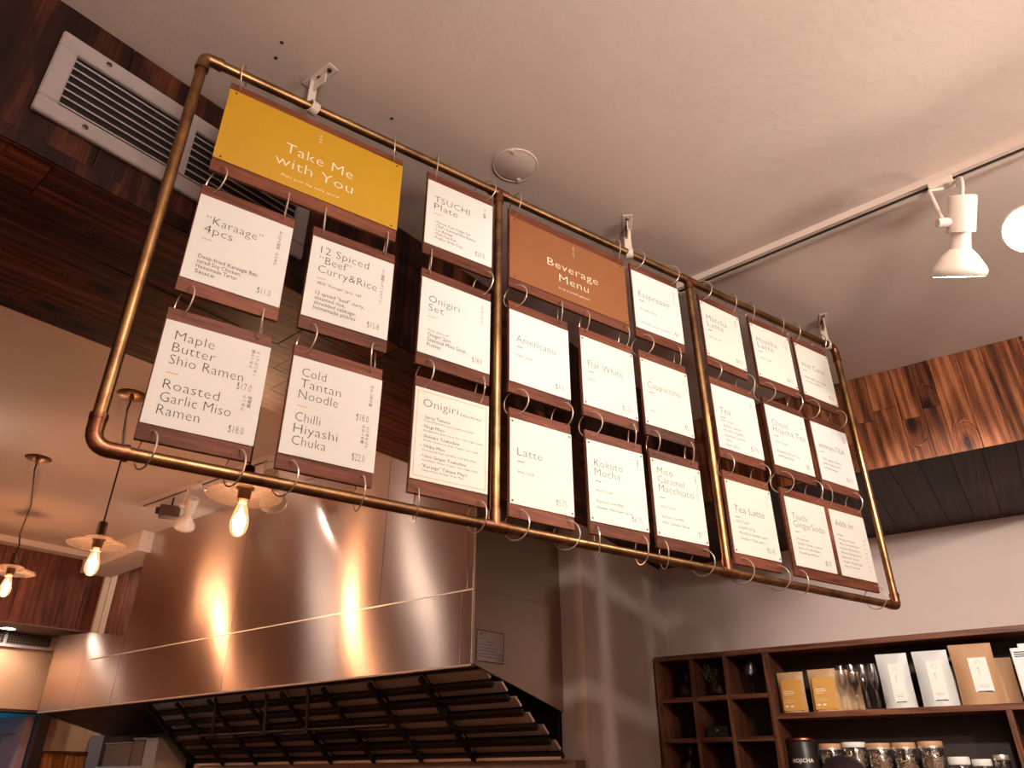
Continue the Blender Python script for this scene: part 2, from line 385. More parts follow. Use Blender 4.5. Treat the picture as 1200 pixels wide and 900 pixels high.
# ------------------------------------------------------------------ air vent
def vent():
    t = empty('air_vent', (K0[0], K0[1], 1.144), ang(A), 'long off-white metal air vent with horizontal slats on the dark wooden bulkhead', 'vent')
    y0, y1 = -.014, -.001; H = .226; X0, X1 = .026, .649
    f = MB()
    def bar(a, b, c, d): f.box(a, b, y0, y1, c, d)
    bar(X0, X1, 0, .040); bar(X0, X1, H-.042, H); bar(X0, X0+.038, .040, H-.042); bar(X1-.038, X1, .040, H-.042)
    f.build('frame', 'white_frame', t, bevel=.003)
    MB().box(.302, .326, y0-.002, y1, .040, H-.042).build('mullion', 'white_frame', t)
    MB().box(X0+.03, X1-.03, -.0009, 0, .03, H-.03).build('backing', 'dark', t)
    for (a, b) in ((.064, .302), (.326, .611)):
        for k in range(7):
            z = .055+k*.0205
            MB().box(0, b-a, -.0016, .0016, 0, .011).build('slat', 'white_frame', t, mtx=Matrix.Translation((a, -.006, z-.0055)) @ Matrix.Rotation(math.radians(-62), 4, 'X'))
    for x_ in (.12, .55):
        for z in (.02, H-.018):
            MB().lathe([(0, .0), (.006, 0), (.006, .002), (.004, .003), (0, .003)], 12, Matrix.Translation((x_, y0+.0005, z)) @ Matrix.Rotation(math.pi/2, 4, 'X')).build('screw', 'screw', t)
vent()
def grille():
    t = empty('ceiling_grille', (*G2, .82), gl, 'dark air grille with pale frame under the red-brown boards at far left', 'vent')
    for (a, b) in ((1.0, 1.74), (1.76, 2.05)):
        MB().box(a, b, -.012, -.002, .02, .10).build('backing', 'dark', t)
        for k in range(5): MB().box(a, b, -.022, -.012, .026+k*.015, .031+k*.015).build('slat', mat('grille_grey', (.14, .09, .07), .5) if 'grille_grey' not in bpy.data.materials else bpy.data.materials['grille_grey'], t)
        n = int((b-a)/.02)
        g = MB()
        for k in range(n): g.box(a+k*.02, a+k*.02+.004, -.020, -.013, .02, .10)
        g.build('bars', bpy.data.materials['grille_grey'], t)['kind'] = 'stuff'
    MB().box(.98, 2.07, -.03, -.001, 0, .02).build('frame', 'white_frame', t)
    MB().box(1.74, 1.76, -.028, -.001, .02, .1).build('mullion', 'white_frame', t)
grille()

# ------------------------------------------------------------------ hood
def hood():
    t = empty('exhaust_hood', (*H0, 0), ang(HD), 'long brushed stainless steel kitchen exhaust hood behind the menu boards', 'exhaust hood')
    # upper enclosure up to the ceiling, panels with fine seams
    MB().prism([(-2.895, .012), (-.0, .012), (.071, .513), (.10, .95), (-2.895, .95)], .66, ZC-.002).build('enclosure_core', 'steel_dark', t)
    cuts = [-2.895, -1.72, -.56, -.03, 0]
    for a, b in zip(cuts, cuts[1:]): MB().box(a+.0008, b-.0008, 0, .012, .686, ZC-.002).build('upper_panel', 'steel', t, bevel=.0008)
    MB().prism([(0, .0), (.012, 0), (.080, .513), (.068, .513)], .686, ZC-.002).build('side_panel', 'steel_side', t)
    # skirt
    for a, b, ha, hb in ((-3.89, -3.40, .889, .866), (-3.40, -2.897, .866, .79)):
        MB().prism([(a+.001, 0), (b-.001, 0), (b-.001, .014), (a+.001, .014)], .395, [ha, hb, hb, ha]).build('skirt_panel', 'steel', t)
        MB().prism([(a, .014), (b, .014), (b, .55), (a, .55)], [ha-.012, hb-.012, hb-.012, ha-.012], [ha-.002, hb-.002, hb-.002, ha-.002]).build('top_panel', 'steel_side', t)
    for a, b in ((-2.895, -1.72), (-1.72, -.06), (-.06, 0)): MB().box(a+.0008, b-.0008, 0, .014, .395, .684).build('skirt_panel', 'steel', t, bevel=.0008)
    MB().box(-3.30, 0.001, -.003, .0, .682, .688).build('seam_trim', 'steel_in', t)
    MB().box(-3.89, 0.001, -.002, .03, .388, .396).build('bottom_lip', 'steel_in', t)
    MB().prism([(0.001, .0), (.014, 0), (.083, .513), (.070, .513)], [.395, .395, .247, .247], .684).build('end_panel', 'steel_side', t)
    MB().prism([(-3.904, .0), (-3.89, 0), (-3.89, .50), (-3.904, .50)], [.395, .395, .27, .27], .885).build('end_panel', 'steel_side', t)
    # underside
    MB().prism([(-3.89, .03), (-2.52, .03), (-2.52, .52), (-3.89, .52)], [.392, .392, .262, .262], [.40, .40, .27, .27]).build('underside_plate', 'steel_dark', t)
    MB().prism([(-2.52, .03), (.0, .03), (.0, .06), (-2.52, .06)], .384, .392).build('front_channel', 'steel_dark', t)
    MB().prism([(-2.56, .03), (-.004, .03), (.060, .51), (-2.56, .51)], [.655]*4, [.66]*4).build('inner_top', 'steel_dark', t)
    MB().box(-2.56, .062, .50, .515, .08, .655).build('inner_back', 'steel_dark', t)
    # bank of baffle filters leaning back from the front lip
    # direction down the bank: (y .34, z -.31)
    L = math.hypot(.36, .30); th = math.atan2(-.30, .36)
    n = 8; wd = 2.52/n
    for i in range(n):
        x0 = -2.52+i*wd
        base = Matrix.Translation((x0, .055, .385)) @ Matrix.Rotation(th, 4, 'X')
        for k in range(6):
            y = .014+k*L/6
            e = .0 if i < n-1 else .01+.31*((y+.0)*math.cos(th))**.7
            MB().prism([(.006, y), (wd-.012+e, y), (wd-.012+e, y+.048), (.006, y+.048)], 0, .010).build('filter_baffle', 'steel_in', t, mtx=base @ Matrix.Translation((0, 0, random.uniform(0, .012))) )
            MB().prism([(.0, y+.05), (wd-.003+e, y+.05), (wd-.003+e, y+.074), (.0, y+.074)], -.016, .002).build('filter_bar', 'steel_dark', t, mtx=base)
            MB().prism([(-.022, y+.035), (.022, y+.035), (.004, y+.075), (-.004, y+.075)], -.024, -.018).build('bracket', 'steel_dark', t, mtx=base)
        MB().box(-.008, .008, 0, L, -.03, -.012).build('filter_rail', 'steel_dark', t, mtx=base)
    MB().box(-2.52, .14, .40, .425, .065, .082).build('drip_gutter', 'steel_in', t)
    for x_ in (-1.88, -1.43, -1.10):
        MB().rod((x_, .08, .385), (x_, .10, .20), .009).build('hanger_rod', 'steel_dark', t)
        MB().lathe([(0, -.012), (.018, -.012), (.018, .01), (0, .01)], 12, Matrix.Translation((x_, .10, .20))).build('rod_foot', 'steel_dark', t)
    # rail of the hanging rack
    MB().rod((-2.0, .10, .200), (-.55, .10, .200), .008).build('rack_rail', 'steel_dark', t)
    # inspection sticker on the end panel
    st = MB().box(0, .15, -.0015, -.0003, 0, .12).build('inspection_sticker', mat('sticker_paper', (.50, .40, .42), .5), t, mtx=Matrix.Translation((.0165, .010, .406)) @ Matrix.Rotation(math.atan2(.513, .069), 4, 'Z'))
    st['label'] = 'white paper inspection sticker'
    sm = MB()
    sm.box(.0, .15, -.0022, -.0015, 0, .003).box(.0, .15, -.0022, -.0015, .117, .12).box(0, .003, -.0022, -.0015, 0, .12).box(.147, .15, -.0022, -.0015, 0, .12)
    for k, (a, b) in enumerate(((.01, .06), (.05, .10), (.01, .09), (.012, .11), (.01, .10), (.012, .12), (.01, .115))): sm.box(a, b, -.0022, -.0015, .088-k*.0115, .0895-k*.0115)
    sm.box(.125, .143, -.0022, -.0015, .012, .014).box(.125, .143, -.0022, -.0015, .034, .036).box(.125, .127, -.0022, -.0015, .012, .036).box(.141, .143, -.0022, -.0015, .012, .036)
    sm.build('print', 'black', st)
    return st
sticker = hood()
# steel wall below the hood
kw = MB().box(-2.56, .19, .428, .50, -EYE, .064).build('wall_kitchen', 'steel_side', loc=(*H0, EYE), rz=ang(HD)); struct(kw)
kw = MB().box(-3.3, -2.57, .52, .60, -EYE, .30).build('wall_kitchen', mat('dark_tile', (.06, .035, .03), .4), loc=(*H0, EYE), rz=ang(HD)); struct(kw)
# shelf with steel food pans at the left below the hood
def pan_shelf():
    t = empty('wall_rack', (*H0, .035), ang(HD), 'narrow steel wall rack below the left end of the hood', 'rack')
    MB().box(-3.30, -2.60, .20, .50, 0, .012).build('shelf', 'steel_in', t)
    MB().box(-3.30, -2.60, .195, .20, 0, .03).build('lip', 'steel_in', t)
    for x_ in (-3.25, -2.66): MB().box(x_, x_+.012, .20, .50, -.12, 0).build('bracket', 'steel_dark', t)
    labs = ['large dull steel food pan, leftmost on the rack under the hood', 'dull steel food pan in the middle of the rack under the hood', 'bright-sided steel food pan, rightmost on the rack under the hood']
    for k, (a, wd_, h, m_) in enumerate(((-3.27, .33, .15, 'pan_steel'), (-2.925, .13, .17, 'pan_steel'), (-2.78, .14, .165, 'steel_in'))):
        p = empty('food_pan', (*loc2w(H0, HD, (a, .22)), .048), ang(HD), labs[k], 'pan', 'steel food pans on the rack')
        b = MB().box(0, wd_, 0, .004, 0, h).box(0, wd_, .20, .204, 0, h).box(0, .004, .004, .20, 0, h).box(wd_-.004, wd_, .004, .20, 0, h).box(.004, wd_-.004, .004, .2, 0, .004)
        b.build('body', m_, p)
        MB().box(-.006, wd_+.006, -.008, 0, h-.006, h).box(-.006, wd_+.006, .204, .212, h-.006, h).build('rim', 'steel_in', p)
pan_shelf()

# ------------------------------------------------------------------ text
TEXTCACHE = {}
def text_mesh(body, size, thin=0.0, line=1.0, align='LEFT'):
    key = (body, size, thin, line, align)
    if key in TEXTCACHE: return TEXTCACHE[key]
    c = bpy.data.curves.new('t', 'FONT'); c.body = body; c.size = size; c.offset = thin; c.space_line = line; c.space_character = 1.04; c.align_x = align; c.resolution_u = 2 if size > .012 else 1
    o = bpy.data.objects.new('t', c); COL.objects.link(o)
    bpy.context.view_layer.update()
    dg = bpy.context.evaluated_depsgraph_get(); me = bpy.data.meshes.new_from_object(o.evaluated_get(dg))
    vs = [v.co.copy() for v in me.vertices]; fs = [tuple(p.vertices) for p in me.polygons]
    bpy.data.objects.remove(o); bpy.data.curves.remove(c); bpy.data.meshes.remove(me)
    TEXTCACHE[key] = (vs, fs); return vs, fs
def put_text(mb, body, x0, z0, size, x1=None, thin=-.0004, y=-.0022, line=1.0, xs=None, align='LEFT'):
    vs, fs = text_mesh(body, size, thin, line, align)
    if not vs: return 1
    mx = max(v.x for v in vs); mn = min(v.x for v in vs); k = 1.0
    if x1 is not None and mx-mn > 0: k = (x1-x0)/(mx-mn)
    if xs: k = xs
    off = mn if align == 'LEFT' else 0
    mb.add([(x0+(v.x-off)*k, y, z0+v.y) for v in vs], fs); return k
sm = MB(); put_text(sm, 'FAST', .014, .100, .016, thin=0, y=-.0024); sm.build('lettering', 'black', sticker)

# ------------------------------------------------------------------ the pipe frame with its boards
FP = (-.6537, 1.0473); FD = nrm(1.803, 1.1958); FA = ang(FD); RP = .0107
def fw(s, y=0): return loc2w(FP, FD, (s, y))
Z0, Z1 = .453, 1.350; SX = [0, .742, 1.433, 2.162]
def frame():
    t = empty('pipe_frame', (*FP, Z0), FA, 'large aged brass pipe frame hanging from the ceiling and holding all menu boards', 'frame')
    H = Z1-Z0
    MB().rod((.02, 0, H), (SX[3]-.02, 0, H), RP, n=20).build('top_pipe', 'brass', t, smooth=True)
    MB().rod((.02, 0, 0), (SX[3]-.02, 0, 0), RP, n=20).build('bottom_pipe', 'brass', t, smooth=True)
    for s in SX:
        MB().rod((s, 0, .02), (s, 0, H-.02), RP if s not in (0, SX[3]) else RP*1.02, n=20).build('upright_pipe', 'brass', t, smooth=True)
    def elbow(cx, cz, sx, sz, r=.030, e_=0.0, m_='copper'):
        pts = []
        # quarter bend from the horizontal pipe into the upright
        pts.append((cx+sx*(.052-e_), 0, cz)); 
        for k in range(7):
            a = math.pi/2*k/6
            pts.append((cx+sx*(r-r*math.sin(a)), 0, cz+sz*(r-r*math.cos(a))))
        pts.append((cx, 0, cz+sz*(.052-e_)))
        e = MB().tube(pts, RP*1.22, 16).build('elbow_fitting', m_, t, smooth=True)
        MB().rod((cx+sx*(.046-e_), 0, cz), (cx+sx*(.055-e_), 0, cz), RP*1.32, n=18).build('collar', m_, e, smooth=True)
        MB().rod((cx, 0, cz+sz*(.046-e_)), (cx, 0, cz+sz*(.055-e_)), RP*1.32, n=18).build('collar', m_, e, smooth=True)
    elbow(0, 0, 1, 1, .026); elbow(0, H, 1, -1, .013, .018, 'brass'); elbow(SX[3], 0, -1, 1, .012, .020); elbow(SX[3], H, -1, -1, .022)
    for s in SX[1:3]:
        for z, sz in ((0, 1), (H, -1)):
            MB().rod((s-.028, 0, z), (s+.028, 0, z), RP*1.22, n=18).rod((s, 0, z), (s, 0, z+sz*.034), RP*1.22, n=18).build('tee_fitting', 'copper', t, smooth=True)
frame()
def bracket(s, tilt, lab):
    p = fw(s); t = empty('ceiling_bracket', (p[0], p[1], Z1), FA+tilt, lab, 'bracket', 'white ceiling brackets of the pipe frame')
    H = ZC-Z1
    MB().box(-.014, .014, -.055, .040, H-.003, H-.0002).build('ceiling_plate', 'white_paint', t, bevel=.001)
    for y in (-.040, -.005):
        MB().lathe([(0, -.003), (.005, -.003), (.006, 0), (0, 0)], 12, Matrix.Translation((0, y, H-.003))).build('screw', 'screw', t)
    MB().prism([(-.010, .012), (.010, .012), (.010, .0145), (-.010, .0145)], .010, H-.003).build('strap', 'white_paint', t)
    MB().box(-.0015, .0015, -.03, .013, H-.035, H-.003).build('gusset', 'white_paint', t)
    pts = [(0, (RP+.0035)*math.cos(a), (RP+.0035)*math.sin(a)) for a in [math.radians(60+k*300/14) for k in range(15)]]
    c = MB()
    for a, b in zip(pts, pts[1:]): 
        for_ = Vector(a); to = Vector(b)
        n_ = Vector((0, a[1], a[2])).normalized()*.0018; n2 = Vector((0, b[1], b[2])).normalized()*.0018
        vs = []
        for xx in (-.010, .010):
            for q, nn in ((for_, n_), (to, n2)):
                vs += [Vector((xx, 0, 0))+q-nn, Vector((xx, 0, 0))+q+nn]
        c.add(vs, [(0, 1, 3, 2), (4, 6, 7, 5), (0, 2, 6, 4), (1, 5, 7, 3), (0, 4, 5, 1), (2, 3, 7, 6)])
    c.build('pipe_clip', 'white_paint', t)
bracket(.238, math.radians(20), 'white metal bracket clipping the pipe frame to the ceiling above the yellow board')
bracket(1.196, math.radians(-40), 'white metal bracket clipping the pipe frame to the ceiling right of the brown board')
bracket(2.125, math.radians(-50), 'white metal bracket clipping the pipe frame to the ceiling at its right corner')

CW = .187; INK = 'ink'
def card_on(t, x0, x1, z0, z1, cm, items, accent='orange', ink='ink', screws=False, y=-.0045, thin=-.00042):
    """items: (text, u0, u1 or None, v baseline, size); u, v are fractions of the card"""
    Wd = x1-x0; Hh = z1-z0
    c = MB().box(x0, x1, y-.0015, y, z0, z1).build('card', cm, t)
    yy = y-.0018; tm = MB()
    for it in items:
        s_, u0, u1, v, sz = it[:5]; ln = it[5] if len(it) > 5 else 1.0; th = it[6] if len(it) > 6 else (thin if sz > .012 else 0)
        put_text(tm, s_, x0+u0*Wd, z1-v*Hh, sz, None if u1 is None else x0+u1*Wd, th, yy, ln)
    if tm.v: tm.build('lettering', ink, c)['kind'] = 'stuff'
    if accent:
        u, v = (.11, .505)
        MB().box(x0+u*Wd, x0+(u+.105)*Wd, y-.0022, y-.0014, z1-v*Hh-.0006, z1-v*Hh+.0006).build('accent_line', accent, c)
    if screws:
        for sx in (.035, .965):
            for sz_ in (.035, .965):
                MB().lathe([(0, 0), (.0026, 0), (.0022, .0012), (0, .0015)], 10, Matrix.Translation((x0+sx*Wd, y-.0013, z0+sz_*Hh)) @ Matrix.Rotation(math.pi/2, 4, 'X')).build('screw', 'screw', c)
    return c
def board(s0, s1, zt, zb, lab, cards, ct=.026, cb=.029):
    p = fw(s0); tilt = math.radians(random.uniform(-1.2, 1.2))
    t = empty('menu_board', (p[0], p[1], zb), FA+tilt, lab, 'menu board', 'menu boards on the pipe frame')
    Wd = s1-s0; Hh = zt-zb
    MB().box(0, Wd, -.004, .004, 0, Hh).build('wooden_backing', 'board', t, bevel=.0006)
    for (a, b, cm, items, kw_) in cards:
        z1_ = Hh-kw_.pop('ct', ct); z0_ = kw_.pop('cb', cb)
        card_on(t, a, b, z0_, z1_, cm, items, **kw_)
    return t
R1 = (1.313, 1.064); R2 = (1.022, .771); R3 = (.733, .479)
HS = .0268
def H_(lines, widths, last=.435, sp=.118, sz=HS, u0=.11):
    n = len(lines); return [(l, u0, wd_, last-(n-1-i)*sp, sz) for i, (l, wd_) in enumerate(zip(lines, widths))]
def D_(lines, v0, sp=.06, sz=.0112, u0=.12, widths=None):
    return [(l, u0, (widths[i] if widths else None), v0+i*sp, sz, 1.0, 0.0) for i, l in enumerate(lines)]
def P_(s, v=.912, u0=.745, u1=.885, sz=.0205): return [(s, u0, u1, v, sz, 1.0, -.00035)]
def J_(s, u=.855, v=.125, sz=.0075, sp=1.05): return [('\n'.join(s), u, None, v, sz, sp, 0.0)]
def simple(a, cards_items, cm='card', accent='orange', screws=False, ink='ink', wd_=.185):
    return [(.0015, wd_-.0005, cm, cards_items, dict(accent=accent, screws=screws, ink=ink))]
B = []
# section one
yl = [('Take Me', .33, .71, .54, .039, 1, -.0005), ('with You', .29, .72, .745, .039, 1, -.0005), ('Make your day extra special', .335, .65, .885, .0088, 1, 0.0), ('お\nみ\nや', .495, None, .12, .0095, 1.05, 0.0)]
B.append((.062, .468, *R1, 'wide mustard yellow board reading Take Me with You at top left', [(.0, .406, 'yellow_card', yl, dict(accent=None, ink='wink', screws=True, thin=-.0004, ct=.021, cb=.032))]))
k = H_(['“Karaage”', '4pcs'], [.70, .40], .43) + D_(['Deep-fried Karaage Bat-', 'tered Soy Chicken,', 'Homemade Tartar', 'Sauce'], .735, .058, .0122, widths=[.73, .56, .53, .31]) + P_('$11.0') + J_('みんなの相棒　からあげ')
B.append((.058, .244, *R2, 'white card on wood headed "Karaage" 4pcs, left column under the yellow board', simple(0, k)))
k = H_(['12 Spiced', '“Beef”', 'Curry&Rice'], [.69, .48, .81], .435, .122) + D_(['ADD "Karaage" 2pcs  +$5'], .58, sz=.0085, widths=[.64]) + D_(['12 spiced "beef" curry,', 'steamed rice,', 'shredded cabbage,', 'homemade pickles'], .71, .06, .0122, widths=[.69, .47, .60, .60]) + P_('$15.8') + J_('十二種類のスパイスカレー', v=.15)
B.append((.283, .469, *R2, 'white card on wood headed 12 Spiced "Beef" Curry&Rice', simple(0, k)))
k = H_(['Maple', 'Butter', 'Shio Ramen'], [.47, .50, .79], .42, .12) + P_('$17.0', .5) + H_(['Roasted', 'Garlic Miso', 'Ramen'], [.61, .74, .48], .90, .12) + P_('$18.0', .92) + J_('メープルバター', .87, .10) + J_('塩らーめん', .82, .10) + J_('味噌醤', .87, .57) + J_('らーめん', .82, .57)
B.append((.056, .240, *R3, 'white card on wood headed Maple Butter Shio Ramen, lowest of the left column', simple(0, k)))
k = H_(['Cold', 'Tantan', 'Noodle'], [.37, .55, .53], .43, .118) + P_('$18.0', .50) + H_(['Chilli', 'Hiyashi', 'Chuka'], [.37, .57, .46], .895, .118) + P_('$22.0', .915) + J_('冷やし坦々麺', .87, .12) + J_('ピリ辛チルド', .87, .57) + J_('冷やし中華', .82, .57)
B.append((.283, .467, *R3, 'white card on wood headed Cold Tantan Noodle and Chilli Hiyashi Chuka', simple(0, k)))
k = H_(['TSUCHI', 'Plate'], [.64, .46], .435) + D_(['- Choose Your Onigiri Set!', '- Chef\'s Seasonal Mini Ramen', '- 2 pc Karaage', '- Chef\'s Tiny Dish', '- Pickles of the Day'], .645, .06, .0108, widths=[.66, .74, .40, .45, .55]) + P_('$27.0') + J_('土・晩餐', v=.13)
B.append((.535, .721, *R1, 'white card on wood listing a plate at $27.0, right of the yellow board', simple(0, k)))
k = H_(['Onigiri', 'Set'], [.54, .32], .43) + D_(['Your choice of'], .70, sz=.0085, widths=[.40]) + D_(['Onigiri 2pcs', 'Seasonal Miso Soup,', 'Pickles'], .765, .065, .0132, widths=[.44, .66, .30]) + P_('$18.0') + J_('おにぎりセット', v=.13)
B.append((.537, .723, *R2, 'white card on wood headed Onigiri Set, middle of its column', simple(0, k)))
k = [('Onigiri', .11, .57, .205, .0265), ('Selections', .60, .89, .205, .0095, 1, 0.0)]
for i, (a, wa, b, wb) in enumerate((('- Spicy Takana', .47, 'Pickled Mustard Leaves, Sesame and Garlic', .80), ('- Negi Miso', .40, 'Negi(Japanese green onion), Miso, Cane Sugar, Sesame', .93), ('- Shiitake Tsukudani', .60, 'Shiitake mushroom, Kelp, Organic Cane Sugar', .86), ('- Ohiku Miso', .42, 'Homemade Rayu and Miso Pork Red Wine', .84), ('- Ume Ginger Tsukudani', .70, 'Sour Plum, Ginger, Organic Cane Sugar, Mirin', .86), ('- "Karaage" Takana Mayo', .72, 'Takana Pickles, Karaage, House Mayo', .68))):
    k += [(a, .10, wa, .335+i*.106, .0100, 1, 0.0), (b, .135, wb, .372+i*.106, .0055, 1, 0.0)]
t_sel = dict(accent=None)
B.append((.540, .721, .743, .486, 'white card on wood with a thin tan border headed Onigiri Selections', [(.0015, .1795, 'card2', k, t_sel)]))
# section two
bl = [('Beverage', .30, .735, .545, .035, 1, -.0005), ('Menu', .395, .645, .745, .035, 1, -.0005), ('Keep yourself hydrated', .39, .65, .865, .0078, 1, 0.0), ('ど\nり\nん\nく', .52, None, .10, .0085, 1.05, 0.0)]
B.append((.772, 1.168, *R1, 'wide brown board reading Beverage Menu', [(.002, .394, 'brown_card', bl, dict(accent=None, ink='wink', screws=True, ct=.026, cb=.026))]))
def drink(s0, s1, rr, lab, head, wid, desc, price, jp, cm='card', extra=None, accent='ink2'):
    it = H_(head, wid, .435 if len(head) < 3 else .425, .115, .0275) + D_(desc[0], desc[1], .075, .0105, widths=desc[2]) + P_(price, u0=.885-.035*len(price), u1=.885) + J_(jp, .87, .125, .0065, 1.15)
    if extra: it += extra
    B.append((s0, s1, *rr, lab, simple(0, it, cm, accent, cm == 'card2', 'ink2', s1-s0)))
drink(1.189, 1.372, R1, 'white card on wood headed Esspresso, right of the brown board', ['Esspresso'], [.76], (['Double Shot'], .67, [.46]), '$4', 'エスプレッソ', extra=[('DECAF option available', .12, .72, .90, .0082, 1, 0.0)])
drink(.772, .953, R2, 'white card on wood headed Americano', ['Americano'], [.76], (['Hot / Iced'], .64, [.36]), '$4.5', 'アメリカーノ')
drink(.988, 1.168, R2, 'cream card on wood headed Flat White, fixed with four dark screws', ['Flat White'], [.76], (['Hot'], .64, [.22]), '$5.25', 'フラットホワイト', 'card2')
drink(1.191, 1.367, R2, 'cream card on wood headed Cappuccino', ['Cappuccino'], [.79], (['Hot'], .80, [.22]), '$5', 'カプチーノ', 'card2')
drink(.774, .948, R3, 'cream card on wood headed Latte, left of the Kokuto Mocha board', ['Latte'], [.50], (['Hot / Iced'], .64, [.36]), '$5.75', 'ラテ', 'card2')
drink(.990, 1.167, R3, 'cream card on wood headed Kokuto Mocha', ['Kokuto', 'Mocha'], [.60, .55], (['Hot / Iced'], .635, [.38]), '$6.75', '黒糖モカ', 'card2', extra=D_(['Espresso, Oat Milk,', 'Kokuto Chocolate Syrup'], .76, .075, .0085, widths=[.58, .73]))
drink(1.194, 1.367, R3, 'cream card on wood headed Miso Caramel Macchiato', ['Miso', 'Caramel', 'Macchiato'], [.41, .63, .80], (['Hot / Iced'], .635, [.38]), '$7', '味噌キャラメルマキアート', 'card2', extra=D_(['Espresso, Oat Milk,', 'Miso Caramel Syrup'], .76, .075, .0085, widths=[.55, .64]))
# section three
drink(1.467, 1.645, R1, 'cream card on wood headed Matcha Latte', ['Matcha', 'Latte'], [.63, .52], (['Hot / Iced'], .645, [.39]), '$6.5', '抹茶ラテ', 'card2')
drink(1.692, 1.878, R1, 'cream card on wood headed Hojicha Latte', ['Hojicha', 'Latte'], [.63, .52], (['Hot / Iced'], .645, [.39]), '$6.5', 'ほうじ茶ラテ', 'card2')
drink(1.913, 2.092, R1, 'cream card on wood headed Hot Coco, top right of the frame', ['Hot Coco'], [.78], (['Made with Homemade', 'Cacao Nibs'], .655, [.74, .58]), '$5.5', 'ココア', 'card2')
drink(1.462, 1.648, R2, 'white card on wood headed Tea', ['Tea'], [.36], (['Hot / Iced', ' - Jasmine Ginger', ' - Rooibos Vanilla', ' - Japanese Sencha', ' - Chai', ' - Earl Grey'], .57, [.37, .55, .57, .60, .28, .45]), '$3.75', '紅茶')
drink(1.692, 1.880, R2, 'white card on wood headed Classic Hojicha Tea', ['Classic', 'Hojicha Tea'], [.52, .92], (['Hot / Iced', '', 'Roasted Green Tea', 'by Mount Fuji'], .62, [.40, None, .66, .50]), '$5', 'ほうじ茶')
drink(1.910, 2.096, R2, 'white card on wood headed immuniTEA', ['immuniTEA'], [.82], (['Tulsi, ginger, lemon,', 'chili, turmeric,', 'and black pepper'], .64, [.66, .60, .50]), '$4.75', '免疫茶')
drink(1.462, 1.647, R3, 'cream card on wood headed Tea Latte', ['Tea Latte'], [.77], (['Hot / Iced', ' - London Fog', ' - Rooibos Vanilla Latte', ' - Golden Chai Latte'], .58, [.38, .50, .76, .68]), '$5.45', 'ティーラテ', 'card2')
g1 = H_(['Tsuchi', 'GingerSoda'], [.48, .86], .435, .115, .0275) + D_(['Homemade', 'Ginger Syrup, Lemon', 'Juice, Fresh Mint,', 'Sparkling Water'], .62, .065, .0095, widths=[.42, .72, .66, .60]) + P_('$5.75') + J_('土ジンジャーソーダ', .87, .12, .0065, 1.15)
g2 = H_(['Adds on'], [.62], .24, .115, .0275)
for i, (a, wa, b) in enumerate((('Milks', .27, '+75'), ('Whipped Cream', .56, '+1'), ('Miso Caramel Shot', .66, '+1'), ('Kokuto Mocha Shot', .68, '+1'), ('Matcha Syrup Shot', .66, '+1'), ('Espresso Shot', .56, '+1'), ('Organic Raw Sugar', .66, '+.5'), ('Soba Tea Shot', .56, '+1'))):
    g2 += [(a, .11, wa, .40+i*.066, .0090, 1, 0.0), (b, .82, None, .40+i*.066, .0085, 1, 0.0)]
B.append((1.697, 2.082, .733, .480, 'wide wooden board holding two white cards, Tsuchi GingerSoda and Adds on, at bottom right', [(.010, .190, 'card2', g1, dict(accent='ink2', ink='ink2')), (.212, .382, 'card2', g2, dict(accent=None, ink='ink2'))]))
for s0, s1, zt, zb, lab, cards in B:
    t = board(s0, s1, zt, zb, lab, cards)
    if 'tan border' in lab:
        c = [c_ for c_ in t.children if c_.name.startswith('card')][0]
        x0, x1, z0, z1 = .0075, .1735, .036, .224; y = -.0064
        MB().box(x0, x1, y, y+.0006, z0, z0+.001).box(x0, x1, y, y+.0006, z1-.001, z1).box(x0, x0+.001, y, y+.0006, z0, z1).box(x1-.001, x1, y, y+.0006, z0, z1).build('border_line', 'orange', c)

# rings
def ring_mesh():
    R = .0325; pts = [(0, R*math.cos(2*math.pi*k/26), R*math.sin(2*math.pi*k/26)) for k in range(26)]
    return MB().tube(pts, .0015, 6, True)
ring0 = ring_mesh().build('binder_ring', 'ring', smooth=True); first = True
def ring(s, z, lab, grp, sc=1.0):
    global first
    o = ring0 if first else ring0.copy()
    if not first: COL.objects.link(o)
    first = False
    p = fw(s, 0.0); o.location = (p[0], p[1], z+EYE); o.rotation_euler = (math.radians(random.uniform(-6, 6)), 0, FA+math.radians(random.choice([-1, 1])*random.uniform(4, 30))); o.scale = (sc, sc, sc)
    return tag(o, lab, 'ring', grp)
cols = {'karaage': (.058, .244, 'Karaage'), 'spiced': (.283, .469, 'Spiced Beef Curry'), 'maple': (.056, .240, 'Maple Butter'), 'cold': (.283, .467, 'Cold Tantan'),
        'plate': (.535, .721, '$27.0 plate'), 'oset': (.537, .723, 'Onigiri Set'), 'osel': (.540, .721, 'Onigiri Selections'),
        'esp': (1.189, 1.372, 'Esspresso'), 'amer': (.772, .953, 'Americano'), 'flat': (.988, 1.168, 'Flat White'), 'capp': (1.191, 1.367, 'Cappuccino'),
        'latte': (.774, .948, 'Latte'), 'koku': (.990, 1.167, 'Kokuto Mocha'), 'miso': (1.194, 1.367, 'Miso Caramel'), 'matcha': (1.467, 1.645, 'Matcha Latte'),
        'hoji': (1.692, 1.878, 'Hojicha Latte'), 'coco': (1.913, 2.092, 'Hot Coco'), 'tea': (1.462, 1.648, 'Tea'), 'classic': (1.692, 1.880, 'Classic Hojicha'), 'immu': (1.910, 2.096, 'immuniTEA'),
        'tlat': (1.462, 1.647, 'Tea Latte'), 'gs': (1.697, 1.885, 'Tsuchi GingerSoda'), 'add': (1.905, 2.082, 'Adds on'), 'yel': (.062, .468, 'yellow'), 'bev': (.772, 1.168, 'brown Beverage')}
